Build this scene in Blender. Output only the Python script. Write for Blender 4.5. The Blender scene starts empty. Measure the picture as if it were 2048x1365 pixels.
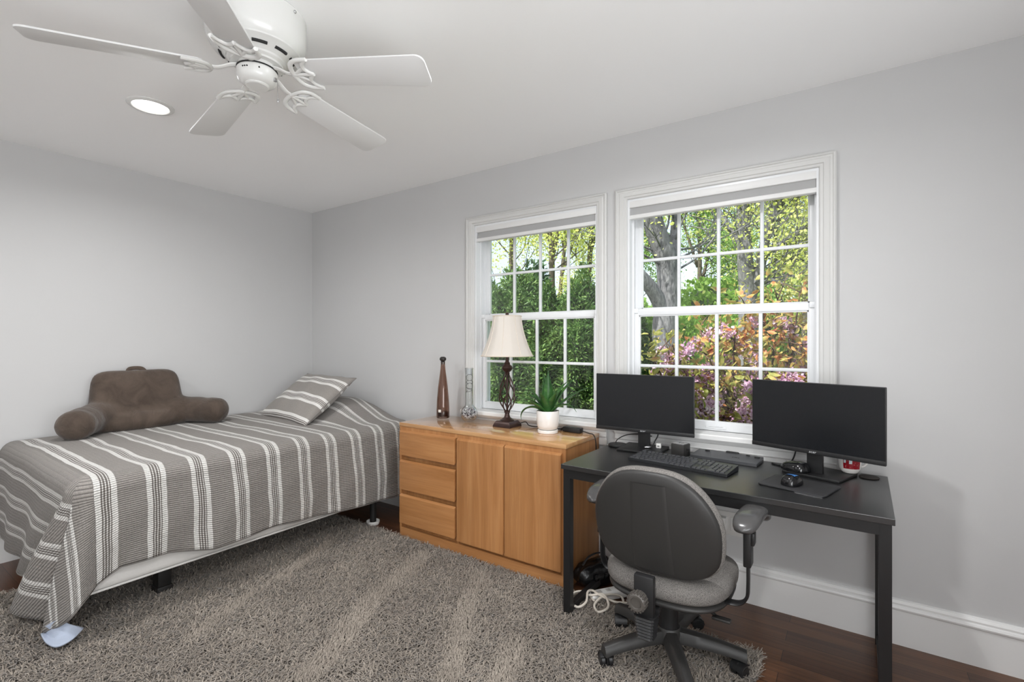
import bpy, bmesh, math, random
import numpy as np
from mathutils import Vector, Matrix, noise
PI = math.pi
scene = bpy.context.scene
COL = scene.collection

# ------------------------------------------------------------------ camera, world, sun, lights, exposure
YAW = math.radians(34.7)
FOC = 985.0                                   # focal length in pixels of a 2048 px wide frame
CAM = Vector((4.037, -2.642, 1.278))
cd = bpy.data.cameras.new('camera'); cam = bpy.data.objects.new('camera', cd); COL.objects.link(cam)
cd.sensor_width = 36.0; cd.lens = FOC / 2048 * 36.0; cd.clip_start = 0.02; cd.clip_end = 500
cam.location = CAM; cam.rotation_euler = (PI / 2, 0, YAW)
scene.camera = cam

world = bpy.data.worlds.new('sky'); scene.world = world; world.use_nodes = True
wn = world.node_tree; wn.nodes.clear()
sky = wn.nodes.new('ShaderNodeTexSky'); sky.sky_type = 'NISHITA'; sky.sun_disc = False
sky.sun_elevation = math.radians(48); sky.sun_rotation = math.radians(200)
sky.air_density = 1.0; sky.dust_density = 3.5; sky.ozone_density = 1.0
bg = wn.nodes.new('ShaderNodeBackground'); bg.inputs['Strength'].default_value = 0.36
wo = wn.nodes.new('ShaderNodeOutputWorld')
hz = wn.nodes.new('ShaderNodeHueSaturation'); hz.inputs['Saturation'].default_value = 0.62; hz.inputs['Value'].default_value = 1.08   # thin spring haze
wn.links.new(sky.outputs[0], hz.inputs['Color']); wn.links.new(hz.outputs[0], bg.inputs[0]); wn.links.new(bg.outputs[0], wo.inputs[0])

def light(name, kind, loc, rot, energy, color=(1, 1, 1), **kw):
    l = bpy.data.lights.new(name, kind); l.energy = energy; l.color = color
    for k, v in kw.items(): setattr(l, k, v)
    o = bpy.data.objects.new(name, l); COL.objects.link(o); o.location = loc; o.rotation_euler = rot
    return o
# the sun stands behind the house, so it lights the garden but not the room
light('sun', 'SUN', (0, 0, 10), (math.radians(36), 0, math.radians(-24)), 9.5, (1.0, 0.95, 0.86), angle=math.radians(0.6))
# recessed ceiling lights (the far-left one is in the picture, the others are outside the frame)
for i, (x, y, e) in enumerate([(1.19, -1.66, 14), (3.35, -1.22, 18), (1.5, -3.25, 20), (4.05, -3.2, 26)]):
    light('recessed_lamp', 'AREA', (x, y, 2.418), (0, 0, 0), e, (0.98, 0.98, 0.985), shape='DISK', size=0.13, spread=math.radians(165))
# added fill by the right-hand wall, outside the frame, tilted up to brighten the ceiling
light('side_fill_light', 'AREA', (4.90, -2.55, 1.30), (0, math.radians(112), 0), 84, (0.96, 0.985, 1.0), shape='RECTANGLE', size=1.5, size_y=2.0)

vs = scene.view_settings
vs.view_transform = 'Standard'; vs.look = 'None'; vs.gamma = 1.0; vs.use_curve_mapping = False
vs.exposure = 0.0
scene.cycles.use_denoising = True
scene.cycles.max_bounces = 10; scene.cycles.diffuse_bounces = 5; scene.cycles.transparent_max_bounces = 24
scene.cycles.sample_clamp_indirect = 6.0

# ------------------------------------------------------------------ helpers: materials
def lin(c):
    return tuple(((v / 255.0) / 12.92 if v / 255.0 <= 0.04045 else ((v / 255.0 + 0.055) / 1.055) ** 2.4) for v in c)
class NT:
    def __init__(s, name):
        s.m = bpy.data.materials.new(name); s.m.use_nodes = True
        s.t = s.m.node_tree; s.b = s.t.nodes['Principled BSDF']; s.out = s.t.nodes['Material Output']
    def n(s, kind, **kw):
        nd = s.t.nodes.new('ShaderNode' + kind)
        for k, v in kw.items():
            if k.startswith('i_'): nd.inputs[int(k[2:])].default_value = v
            else: setattr(nd, k, v)
        return nd
    def l(s, a, b): s.t.links.new(a, b)
    def coord(s, which='Object', scale=(1, 1, 1), rot=(0, 0, 0)):
        tc = s.n('TexCoord'); mp = s.n('Mapping')
        mp.inputs['Scale'].default_value = scale; mp.inputs['Rotation'].default_value = rot
        s.l(tc.outputs[which], mp.inputs[0]); return mp.outputs[0]
    def noise(s, vec, scale, detail=3, rough=0.55, dist=0.0):
        nz = s.n('TexNoise'); nz.inputs['Scale'].default_value = scale; nz.inputs['Detail'].default_value = detail
        nz.inputs['Roughness'].default_value = rough; nz.inputs['Distortion'].default_value = dist
        if vec is not None: s.l(vec, nz.inputs['Vector'])
        return nz.outputs['Fac']
    def ramp(s, fac, stops, interp='LINEAR'):
        r = s.n('ValToRGB'); r.color_ramp.interpolation = interp
        el = r.color_ramp.elements; el.remove(el[1]); el[0].position = stops[0][0]
        for i, (p, c) in enumerate(stops):
            e = el[0] if i == 0 else el.new(p); e.color = (*c, 1) if len(c) == 3 else c
        s.l(fac, r.inputs[0]); return r.outputs[0]
    def math(s, op, a, b=None):
        m = s.n('Math', operation=op)
        for i, v in enumerate((a, b)):
            if v is None: continue
            if hasattr(v, 'links'): s.l(v, m.inputs[i])
            else: m.inputs[i].default_value = v
        return m.outputs[0]
    def bump(s, h, strength=0.3, dist=0.01, prev=None):
        b = s.n('Bump'); b.inputs['Strength'].default_value = strength; b.inputs['Distance'].default_value = dist
        s.l(h, b.inputs['Height'])
        if prev is not None: s.l(prev, b.inputs['Normal'])
        s.l(b.outputs[0], s.b.inputs['Normal']); return b.outputs[0]
def pm(name, col, rough=0.5, metal=0.0, var=None, bump=None, spec=0.5, coat=0.0, sheen=0.0):
    """plain procedural material; var = (scale, amount), bump = (scale, strength, distance)"""
    N = NT(name); b = N.b; c = lin(col)
    b.inputs['Base Color'].default_value = (*c, 1); b.inputs['Roughness'].default_value = rough
    b.inputs['Metallic'].default_value = metal; b.inputs['Specular IOR Level'].default_value = spec
    b.inputs['Coat Weight'].default_value = coat; b.inputs['Sheen Weight'].default_value = sheen
    v = N.coord() if (var or bump) else None
    if var:
        f = N.noise(v, var[0], 4)
        a = var[1]
        N.l(N.ramp(f, [(0.25, tuple(x * (1 - a) for x in c)), (0.75, tuple(min(1, x * (1 + a)) for x in c))]), b.inputs['Base Color'])
    if bump:
        N.bump(N.noise(v, bump[0], 3), bump[1], bump[2])
    return N.m
def glass_pane():
    N = NT('window_glass'); tr = N.n('BsdfTransparent'); tr.inputs[0].default_value = (0.96, 0.98, 0.97, 1)
    gl = N.n('BsdfGlossy'); gl.inputs['Roughness'].default_value = 0.02
    fr = N.n('Fresnel'); fr.inputs[0].default_value = 1.45; mx = N.n('MixShader')
    N.l(fr.outputs[0], mx.inputs[0]); N.l(tr.outputs[0], mx.inputs[1]); N.l(gl.outputs[0], mx.inputs[2])
    N.l(mx.outputs[0], N.out.inputs[0]); return N.m
def glass(name, col, rough=0.02, ior=1.46):
    N = NT(name); N.b.inputs['Transmission Weight'].default_value = 1; N.b.inputs['IOR'].default_value = ior
    N.b.inputs['Base Color'].default_value = (*col, 1); N.b.inputs['Roughness'].default_value = rough; return N.m
def wood(name, axis, c0, c1, c2, rough=0.4, scale=1.0, coat=0.15):
    """grain runs along the given object axis"""
    N = NT(name); sc = [14 * scale, 14 * scale, 14 * scale]; sc[axis] = 0.9 * scale
    v = N.coord('Object', sc); f = N.noise(v, 1.0, 5, 0.6, 0.9)
    sc2 = [120, 120, 120]; sc2[axis] = 4
    v2 = N.coord('Object', sc2); g = N.noise(v2, 1.0, 2, 0.5)
    v3 = N.coord('Object', (1, 1, 1)); big = N.noise(v3, 2.0, 2)
    base = N.ramp(f, [(0.28, lin(c0)), (0.5, lin(c1)), (0.72, lin(c2))])
    fine = N.ramp(g, [(0.35, (0.84, 0.82, 0.8)), (0.6, (1, 1, 1))])
    mx = N.n('MixRGB', blend_type='MULTIPLY'); mx.inputs[0].default_value = 0.55
    N.l(base, mx.inputs[1]); N.l(fine, mx.inputs[2])
    m2 = N.n('MixRGB', blend_type='MULTIPLY'); m2.inputs[0].default_value = 0.5
    N.l(mx.outputs[0], m2.inputs[1]); N.l(N.ramp(big, [(0.3, (0.85, 0.85, 0.85)), (0.7, (1.05, 1.05, 1.05))]), m2.inputs[2])
    N.l(m2.outputs[0], N.b.inputs['Base Color']); N.b.inputs['Roughness'].default_value = rough
    N.b.inputs['Coat Weight'].default_value = coat; N.b.inputs['Coat Roughness'].default_value = 0.2 if coat < 0.5 else 0.07
    N.bump(g, 0.08, 0.002); return N.m

# ------------------------------------------------------------------ helpers: shapes
class B:
    """collects shapes in one bmesh; done() links them as ONE mesh object"""
    def __init__(s): s.bm = bmesh.new(); s.mi = 0; s.uv = None
    def _xf(s, vs, M):
        if M is not None:
            for v in vs: v.co = M @ v.co
    def box(s, x0, x1, y0, y1, z0, z1, bev=0.0, seg=2, M=None):
        r = bmesh.ops.create_cube(s.bm, size=1.0); vs = r['verts']
        for v in vs:
            v.co = Vector(((x0 + x1) / 2 + v.co.x * (x1 - x0), (y0 + y1) / 2 + v.co.y * (y1 - y0), (z0 + z1) / 2 + v.co.z * (z1 - z0)))
        fs = set(f for v in vs for f in v.link_faces)
        for f in fs: f.material_index = s.mi
        if bev > 0:
            es = list(set(e for v in vs for e in v.link_edges))
            r = bmesh.ops.bevel(s.bm, geom=es, offset=min(bev, 0.49 * min(abs(x1 - x0), abs(y1 - y0), abs(z1 - z0))), segments=seg, profile=0.5, affect='EDGES')
            vs = list(set(r['verts']) | set(v for v in vs if v.is_valid))
            for f in r['faces']: f.material_index = s.mi
        s._xf(vs, M); return vs
    def ring(s, pts): return [s.bm.verts.new(p) for p in pts]
    def bridge(s, a, b, closed=True):
        n = len(a)
        for i in range(n if closed else n - 1):
            j = (i + 1) % n
            f = s.bm.faces.new((a[i], a[j], b[j], b[i])); f.material_index = s.mi
    def cap(s, a, flip=False):
        f = s.bm.faces.new(list(reversed(a)) if flip else a); f.material_index = s.mi
    def tube(s, pts, rad, seg=10, caps=True, flat=None, M=None):
        pts = [Vector(p) for p in pts]; n = len(pts)
        rad = [rad] * n if not hasattr(rad, '__len__') else rad
        up = None; rings = []
        for i in range(n):
            t = (pts[min(i + 1, n - 1)] - pts[max(i - 1, 0)])
            if t.length < 1e-9: t = Vector((0, 0, 1))
            t.normalize()
            if up is None:
                up = Vector((0, 0, 1)) if abs(t.z) < 0.9 else Vector((1, 0, 0))
            a = (up - t * up.dot(t))
            if a.length < 1e-6: a = t.orthogonal()
            a.normalize(); b = t.cross(a); up = a
            fl = flat or (1, 1)
            rings.append(s.ring([pts[i] + (a * math.cos(2 * PI * k / seg) * fl[0] + b * math.sin(2 * PI * k / seg) * fl[1]) * rad[i] for k in range(seg)]))
        for i in range(n - 1): s.bridge(rings[i], rings[i + 1])
        if caps: s.cap(rings[0], True); s.cap(rings[-1])
        s._xf([v for r in rings for v in r], M)
        return rings
    def cyl(s, p0, p1, r0, r1=None, seg=20, caps=True): return s.tube([p0, p1], [r0, r0 if r1 is None else r1], seg, caps)
    def lathe(s, prof, seg=28, c=(0, 0, 0), M=None, sq=None):
        """prof = [(r, z)...]; sq = superellipse exponent for squarish sections"""
        rings = []; allv = []
        for r, z in prof:
            if r < 1e-6:
                v = s.bm.verts.new((c[0], c[1], c[2] + z)); rings.append([v]); allv.append(v); continue
            ps = []
            for k in range(seg):
                a = 2 * PI * k / seg; ca, sa = math.cos(a), math.sin(a); q = 1.0
                if sq: q = (abs(ca) ** sq + abs(sa) ** sq) ** (-1.0 / sq)
                ps.append((c[0] + r * q * ca, c[1] + r * q * sa, c[2] + z))
            rg = s.ring(ps); rings.append(rg); allv += rg
        for a, b in zip(rings[:-1], rings[1:]):
            if len(a) == 1 and len(b) == 1: continue
            if len(a) == 1:
                for k in range(seg):
                    f = s.bm.faces.new((a[0], b[(k + 1) % seg], b[k])); f.material_index = s.mi
            elif len(b) == 1:
                for k in range(seg):
                    f = s.bm.faces.new((a[k], a[(k + 1) % seg], b[0])); f.material_index = s.mi
            else: s.bridge(a, b)
        s._xf(allv, M); return rings
    def prism(s, poly, h0, h1, axis=2, bev=0.0, M=None):
        """poly 2D extruded along axis (0: poly=(y,z), 1: poly=(x,z), 2: poly=(x,y))"""
        def P(p, h): return {0: (h, p[0], p[1]), 1: (p[0], h, p[1]), 2: (p[0], p[1], h)}[axis]
        a = s.ring([P(p, h0) for p in poly]); b = s.ring([P(p, h1) for p in poly])
        s.bridge(a, b); s.cap(a, True); s.cap(b)
        vs = a + b
        if bev > 0:
            es = [e for v in vs for e in v.link_edges if (e.verts[0] in a) == (e.verts[1] in a)]
            r = bmesh.ops.bevel(s.bm, geom=list(set(es)), offset=bev, segments=2, profile=0.5, affect='EDGES')
            vs = list(set(r['verts']) | set(v for v in vs if v.is_valid))
            for f in r['faces']: f.material_index = s.mi
        s._xf(vs, M); return vs
    def ball(s, c, r, seg=20, rings=12, M=None):
        r = (r, r, r) if not hasattr(r, '__len__') else r
        prof = [(max(0.0, math.sin(PI * i / rings)), -math.cos(PI * i / rings)) for i in range(rings + 1)]
        prof[0] = (0, -1); prof[-1] = (0, 1)
        R = s.lathe(prof, seg)
        vs = [v for g in R for v in g]
        for v in vs: v.co = Vector((c[0] + v.co.x * r[0], c[1] + v.co.y * r[1], c[2] + v.co.z * r[2]))
        s._xf(vs, M); return vs
    def grid(s, fn, nu, nv, uvfn=None):
        """fn(u, v) -> point on 0..1"""
        if uvfn and s.uv is None: s.uv = s.bm.loops.layers.uv.new('UVMap')
        V = [[s.bm.verts.new(fn(i / nu, j / nv)) for j in range(nv + 1)] for i in range(nu + 1)]
        for i in range(nu):
            for j in range(nv):
                try: f = s.bm.faces.new((V[i][j], V[i + 1][j], V[i + 1][j + 1], V[i][j + 1]))
                except ValueError: continue
                f.material_index = s.mi
                if uvfn:
                    for lp, (a, b) in zip(f.loops, ((i, j), (i + 1, j), (i + 1, j + 1), (i, j + 1))):
                        lp[s.uv].uv = uvfn(a / nu, b / nv)
        return V
    def done(s, name, mat, parent=None, smooth=True, angle=40, weld=0.0, recalc=True):
        if weld > 0: bmesh.ops.remove_doubles(s.bm, verts=s.bm.verts, dist=weld)
        if recalc: bmesh.ops.recalc_face_normals(s.bm, faces=s.bm.faces)
        me = bpy.data.meshes.new(name); s.bm.to_mesh(me); s.bm.free()
        return link(name, me, mat, parent, smooth, angle)
def link(name, me, mat, parent=None, smooth=True, angle=40):
    for m in (mat if isinstance(mat, (list, tuple)) else [mat]): me.materials.append(m)
    if smooth:
        me.shade_smooth()
        if angle < 180: me.set_sharp_from_angle(angle=math.radians(angle))
    o = bpy.data.objects.new(name, me); COL.objects.link(o)
    if parent: o.parent = parent
    return o
def raw(name, verts, faces, mat, parent=None, smooth=False):
    """big numpy meshes (leaves, carpet pile)"""
    me = bpy.data.meshes.new(name); verts = np.asarray(verts, np.float32); faces = np.asarray(faces, np.int32)
    k = faces.shape[1]; me.vertices.add(len(verts)); me.vertices.foreach_set('co', verts.ravel())
    me.loops.add(faces.size); me.loops.foreach_set('vertex_index', faces.ravel())
    me.polygons.add(len(faces)); me.polygons.foreach_set('loop_start', np.arange(0, faces.size, k, dtype=np.int32))
    me.update(calc_edges=True); me.validate()
    return link(name, me, mat, parent, smooth, 180)
def thing(name, label, cat, loc=(0, 0, 0), rz=0.0, group=None, kind=None):
    o = bpy.data.objects.new(name, None); COL.objects.link(o); o.location = loc; o.rotation_euler = (0, 0, rz)
    o.empty_display_size = 0.05
    return tag(o, label, cat, group, kind)
def tag(o, label=None, cat=None, group=None, kind=None):
    if label: o['label'] = label
    if cat: o['category'] = cat
    if group: o['group'] = group
    if kind: o['kind'] = kind
    return o
def struct(o): o['kind'] = 'structure'; return o
def copy_tree(o, parent=None):
    c = o.copy(); COL.objects.link(c)
    if parent: c.parent = parent
    for ch in list(o.children): copy_tree(ch, c)
    return c
def smoothpath(pts, n=8, closed=False):
    """Catmull-Rom through the points"""
    P = [Vector(p) for p in pts]; out = []
    m = len(P)
    for i in range(m if closed else m - 1):
        g = (lambda k: P[k % m]) if closed else (lambda k: P[max(0, min(m - 1, k))])
        p0, p1, p2, p3 = g(i - 1), g(i), g(i + 1), g(i + 2)
        for k in range(n):
            t = k / n
            out.append(0.5 * ((2 * p1) + (p2 - p0) * t + (2 * p0 - 5 * p1 + 4 * p2 - p3) * t * t + (3 * p1 - p0 - 3 * p2 + p3) * t ** 3))
    if not closed: out.append(P[-1].copy())
    return out
def RZ(a): return Matrix.Rotation(a, 4, 'Z')
def T(x, y, z): return Matrix.Translation((x, y, z))
FWD = Vector((-math.sin(YAW), math.cos(YAW), 0)); RGT = Vector((math.cos(YAW), math.sin(YAW), 0))
def sstep(a, b, x):
    t = max(0.0, min(1.0, (x - a) / (b - a))); return t * t * (3 - 2 * t)

# ------------------------------------------------------------------ materials
M_wall = pm('wall_paint', (203, 203, 203), 0.85, var=(1.5, 0.015), bump=(90, 0.03, 0.002))
M_ceil = pm('ceiling_paint', (250, 250, 250), 0.9, var=(1.2, 0.01), bump=(80, 0.03, 0.002))
M_trim = pm('white_trim_paint', (232, 232, 231), 0.38, bump=(40, 0.02, 0.002))
M_casing = pm('trim_paint_dimmed', (212, 212, 210), 0.4, bump=(40, 0.02, 0.002))  # same trim paint, darkened to offset the strong lamp light on the casings
M_vinyl = pm('white_vinyl', (236, 238, 240), 0.3)
M_black = pm('black_powder_coat', (22, 22, 23), 0.42, bump=(400, 0.05, 0.001))
M_plastic = pm('black_plastic', (30, 30, 31), 0.42, bump=(300, 0.06, 0.001))
M_darkplastic = pm('charcoal_plastic', (44, 43, 42), 0.5, bump=(260, 0.1, 0.001))
M_gloss = pm('glossy_black_plastic', (18, 18, 20), 0.12)
M_rubber = pm('black_cable', (20, 20, 21), 0.55)
M_white = pm('white_plastic', (228, 227, 224), 0.35)
M_chrome = pm('silver_metal', (200, 200, 202), 0.25, 1.0)
M_fan = pm('white_fan_enamel', (226, 226, 224), 0.22)
M_fanblade = pm('white_fan_blade', (224, 224, 224), 0.65)
M_slot = pm('dark_vent_slot', (38, 38, 38), 0.8)
M_ceramic = pm('white_ceramic', (238, 235, 231), 0.15, coat=0.3)
M_pane = glass_pane()
M_glow = NT('lamp_lens')
M_glow.b.inputs['Emission Color'].default_value = (1, 0.98, 0.94, 1); M_glow.b.inputs['Emission Strength'].default_value = 6.0
M_glow = M_glow.m
OAK = ((158, 106, 60), (176, 123, 75), (190, 139, 90))
M_oak_x = wood('oak_grain_horizontal', 0, *OAK)
M_oak_y = wood('oak_grain_across', 1, *OAK)
M_oak_z = wood('oak_grain_vertical', 2, *OAK)
M_oaktop = wood('oak_top', 0, (184, 134, 84), (200, 152, 102), (212, 168, 118), 0.25, 1.0, 0.9)

def floor_mat():
    N = NT('dark_oak_floor'); v = N.coord('Object', (1, 1, 1))
    br = N.n('TexBrick'); br.offset = 0.37; br.inputs['Scale'].default_value = 1
    br.inputs['Brick Width'].default_value = 0.95; br.inputs['Row Height'].default_value = 0.083
    br.inputs['Mortar Size'].default_value = 0.0012; br.inputs['Bias'].default_value = 0.0
    br.inputs['Color1'].default_value = (*lin((76, 47, 31)), 1); br.inputs['Color2'].default_value = (*lin((106, 70, 45)), 1)
    br.inputs['Mortar'].default_value = (*lin((28, 17, 12)), 1); N.l(v, br.inputs[0])
    g = N.noise(N.coord('Object', (2.2, 60, 60)), 1, 4, 0.65, 0.6)
    mx = N.n('MixRGB', blend_type='MULTIPLY'); mx.inputs[0].default_value = 0.85
    N.l(br.outputs[0], mx.inputs[1]); N.l(N.ramp(g, [(0.3, (0.5, 0.46, 0.43)), (0.55, (1, 1, 1)), (0.75, (1.25, 1.2, 1.15))]), mx.inputs[2])
    N.l(mx.outputs[0], N.b.inputs['Base Color']); N.b.inputs['Roughness'].default_value = 0.3
    b0 = N.bump(g, 0.08, 0.002); return N.m
M_floor = floor_mat()

def stripe_mat(name, period=0.187, phase=0.0, quilting=True):
    """UV: u = metres across the stripes' length, v = metres along the bed"""
    N = NT(name); tc = N.n('TexCoord'); sp = N.n('SeparateXYZ'); N.l(tc.outputs['UV'], sp.inputs[0])
    wob = N.noise(N.coord('Object'), 3.2, 2); v = N.math('ADD', sp.outputs[1], N.math('MULTIPLY', N.math('SUBTRACT', wob, 0.5), 0.030 if quilting else 0.01))
    fr = N.math('FRACT', N.math('DIVIDE', N.math('ADD', v, phase), period))
    G = lin((146, 141, 136)); W = lin((222, 220, 216)); 
    D = lin((120, 114, 109))
    w = 0.078 / period; st = []
    st = [(0.0, G)]
    for a, c in [(0, W), (0.27, D), (0.33, W), (0.375, D), (0.47, W), (0.515, D), (0.61, W), (0.655, D), (0.73, W), (1.0, G)]:
        st.append((0.5 - w / 2 + a * w, c))
    base = N.ramp(fr, st, 'CONSTANT')
    wv = N.n('TexNoise'); wv.inputs['Scale'].default_value = 420; wv.inputs['Detail'].default_value = 1
    N.l(N.coord('Object'), wv.inputs['Vector'])
    mx = N.n('MixRGB', blend_type='MULTIPLY'); mx.inputs[0].default_value = 0.7
    N.l(base, mx.inputs[1]); N.l(N.ramp(wv.outputs['Fac'], [(0.3, (0.72, 0.72, 0.72)), (0.7, (1.12, 1.12, 1.12))]), mx.inputs[2])
    col = mx.outputs[0]
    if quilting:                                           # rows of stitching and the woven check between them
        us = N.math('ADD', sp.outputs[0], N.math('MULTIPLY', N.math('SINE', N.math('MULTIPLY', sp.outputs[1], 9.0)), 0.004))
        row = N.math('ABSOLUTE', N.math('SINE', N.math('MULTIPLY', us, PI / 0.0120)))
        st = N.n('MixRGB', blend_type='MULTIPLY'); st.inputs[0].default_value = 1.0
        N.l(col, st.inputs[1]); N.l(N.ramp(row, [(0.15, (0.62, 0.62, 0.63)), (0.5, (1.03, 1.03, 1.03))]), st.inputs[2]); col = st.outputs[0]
    N.l(col, N.b.inputs['Base Color']); N.b.inputs['Roughness'].default_value = 0.9
    N.b.inputs['Sheen Weight'].default_value = 0.15; N.b.inputs['Specular IOR Level'].default_value = 0.15
    if quilting:
        u = N.math('ADD', sp.outputs[0], N.math('MULTIPLY', N.math('SINE', N.math('MULTIPLY', sp.outputs[1], 9.0)), 0.004))
        q = N.math('ABSOLUTE', N.math('SINE', N.math('MULTIPLY', u, PI / 0.0120)))
        q = N.math('POWER', q, 0.5)
        q2 = N.math('ABSOLUTE', N.math('SINE', N.math('MULTIPLY', sp.outputs[1], PI / 0.019)))
        h = N.math('ADD', q, N.math('MULTIPLY', N.math('POWER', q2, 0.6), 0.35))
        nz = N.noise(N.coord('Object'), 60, 2)
        N.bump(N.math('ADD', h, N.math('MULTIPLY', nz, 0.8)), 0.9, 0.006)
    return N.m
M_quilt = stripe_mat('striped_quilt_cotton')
M_sham = stripe_mat('striped_sham_cotton', 0.187, 0.0, False)
M_lining = pm('quilt_lining', (176, 186, 204), 0.9, bump=(160, 0.3, 0.003))
M_binding = pm('quilt_binding', (132, 128, 124), 0.9, bump=(300, 0.3, 0.002))
def heather(name, a, b, scale=260):
    N = NT(name); v = N.coord(); f = N.noise(v, scale, 2, 0.7)
    N.l(N.ramp(f, [(0.35, lin(a)), (0.62, lin(b))]), N.b.inputs['Base Color']); N.b.inputs['Roughness'].default_value = 0.95
    N.b.inputs['Specular IOR Level'].default_value = 0.1; N.bump(f, 0.5, 0.003); return N.m
M_heather = heather('heathered_grey_fabric', (82, 80, 78), (138, 134, 130), 420)
def suede(name, a, b):
    N = NT(name); v = N.coord(); f = N.noise(v, 7, 4, 0.6, 0.8); g = N.noise(N.coord('Object', (1, 2.2, 1.6)), 14, 3, 0.6, 1.2)
    N.l(N.ramp(f, [(0.3, lin(a)), (0.7, lin(b))]), N.b.inputs['Base Color']); N.b.inputs['Roughness'].default_value = 0.85
    N.b.inputs['Sheen Weight'].default_value = 0.22; N.b.inputs['Specular IOR Level'].default_value = 0.1
    N.bump(g, 0.35, 0.02); return N.m
M_suede = suede('brown_microsuede', (70, 60, 53), (96, 84, 75))

# ================================================================== the room
RX, RY, CH = 4.95, -3.75, 2.44                # right wall, front wall, ceiling height
WIN = [('window_1', 2.354), ('window_2', 3.4535)]
HW, ZS, ZT = 0.458, 0.80, 2.07                # half width, sill and head of the window openings
b = B(); b.box(-0.15, RX + 0.15, RY - 0.15, 0.16, -0.12, 0.0); struct(b.done('floor', M_floor, smooth=False))
b = B(); b.box(-0.15, RX + 0.15, RY - 0.15, 0.16, CH, CH + 0.15); struct(b.done('ceiling', M_ceil, smooth=False))
b = B(); b.box(-0.15, 0, RY - 0.15, 0.16, 0, CH); struct(b.done('wall_left', M_wall, smooth=False))
b = B(); b.box(RX, RX + 0.15, RY - 0.15, 0.16, 0, CH); struct(b.done('wall_right', M_wall, smooth=False))
b = B(); b.box(0, RX, RY - 0.15, RY, 0, CH); struct(b.done('wall_front', M_wall, smooth=False))
b = B()
xs = [0.0]
for _, cx in WIN: xs += [cx - HW, cx + HW]
xs.append(RX)
for i in range(0, len(xs), 2): b.box(xs[i], xs[i + 1], 0, 0.16, 0, CH)
for _, cx in WIN:
    b.box(cx - HW, cx + HW, 0, 0.16, 0, ZS - 0.02); b.box(cx - HW, cx + HW, 0, 0.16, ZT, CH)
struct(b.done('wall_back', M_wall, smooth=False))
def baseboard(name, axis, a, c, wallpos, sgn):
    prof = [(0, 0), (0.017, 0), (0.017, 0.145), (0.024, 0.150), (0.026, 0.157), (0.023, 0.164), (0.017, 0.168), (0.018, 0.176), (0.011, 0.186), (0.0, 0.189)]
    b = B()
    if axis == 'x': b.prism([(wallpos + sgn * d, z) for d, z in prof], a, c, 0)
    else: b.prism([(wallpos + sgn * d, z) for d, z in prof], a, c, 1)
    struct(b.done(name, M_trim, angle=30))
baseboard('baseboard_back', 'x', 0.0, RX, 0.0, -1)
baseboard('baseboard_left', 'y', RY, -0.03, 0.0, 1)
baseboard('baseboard_right', 'y', RY, -0.03, RX, -1)

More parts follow.
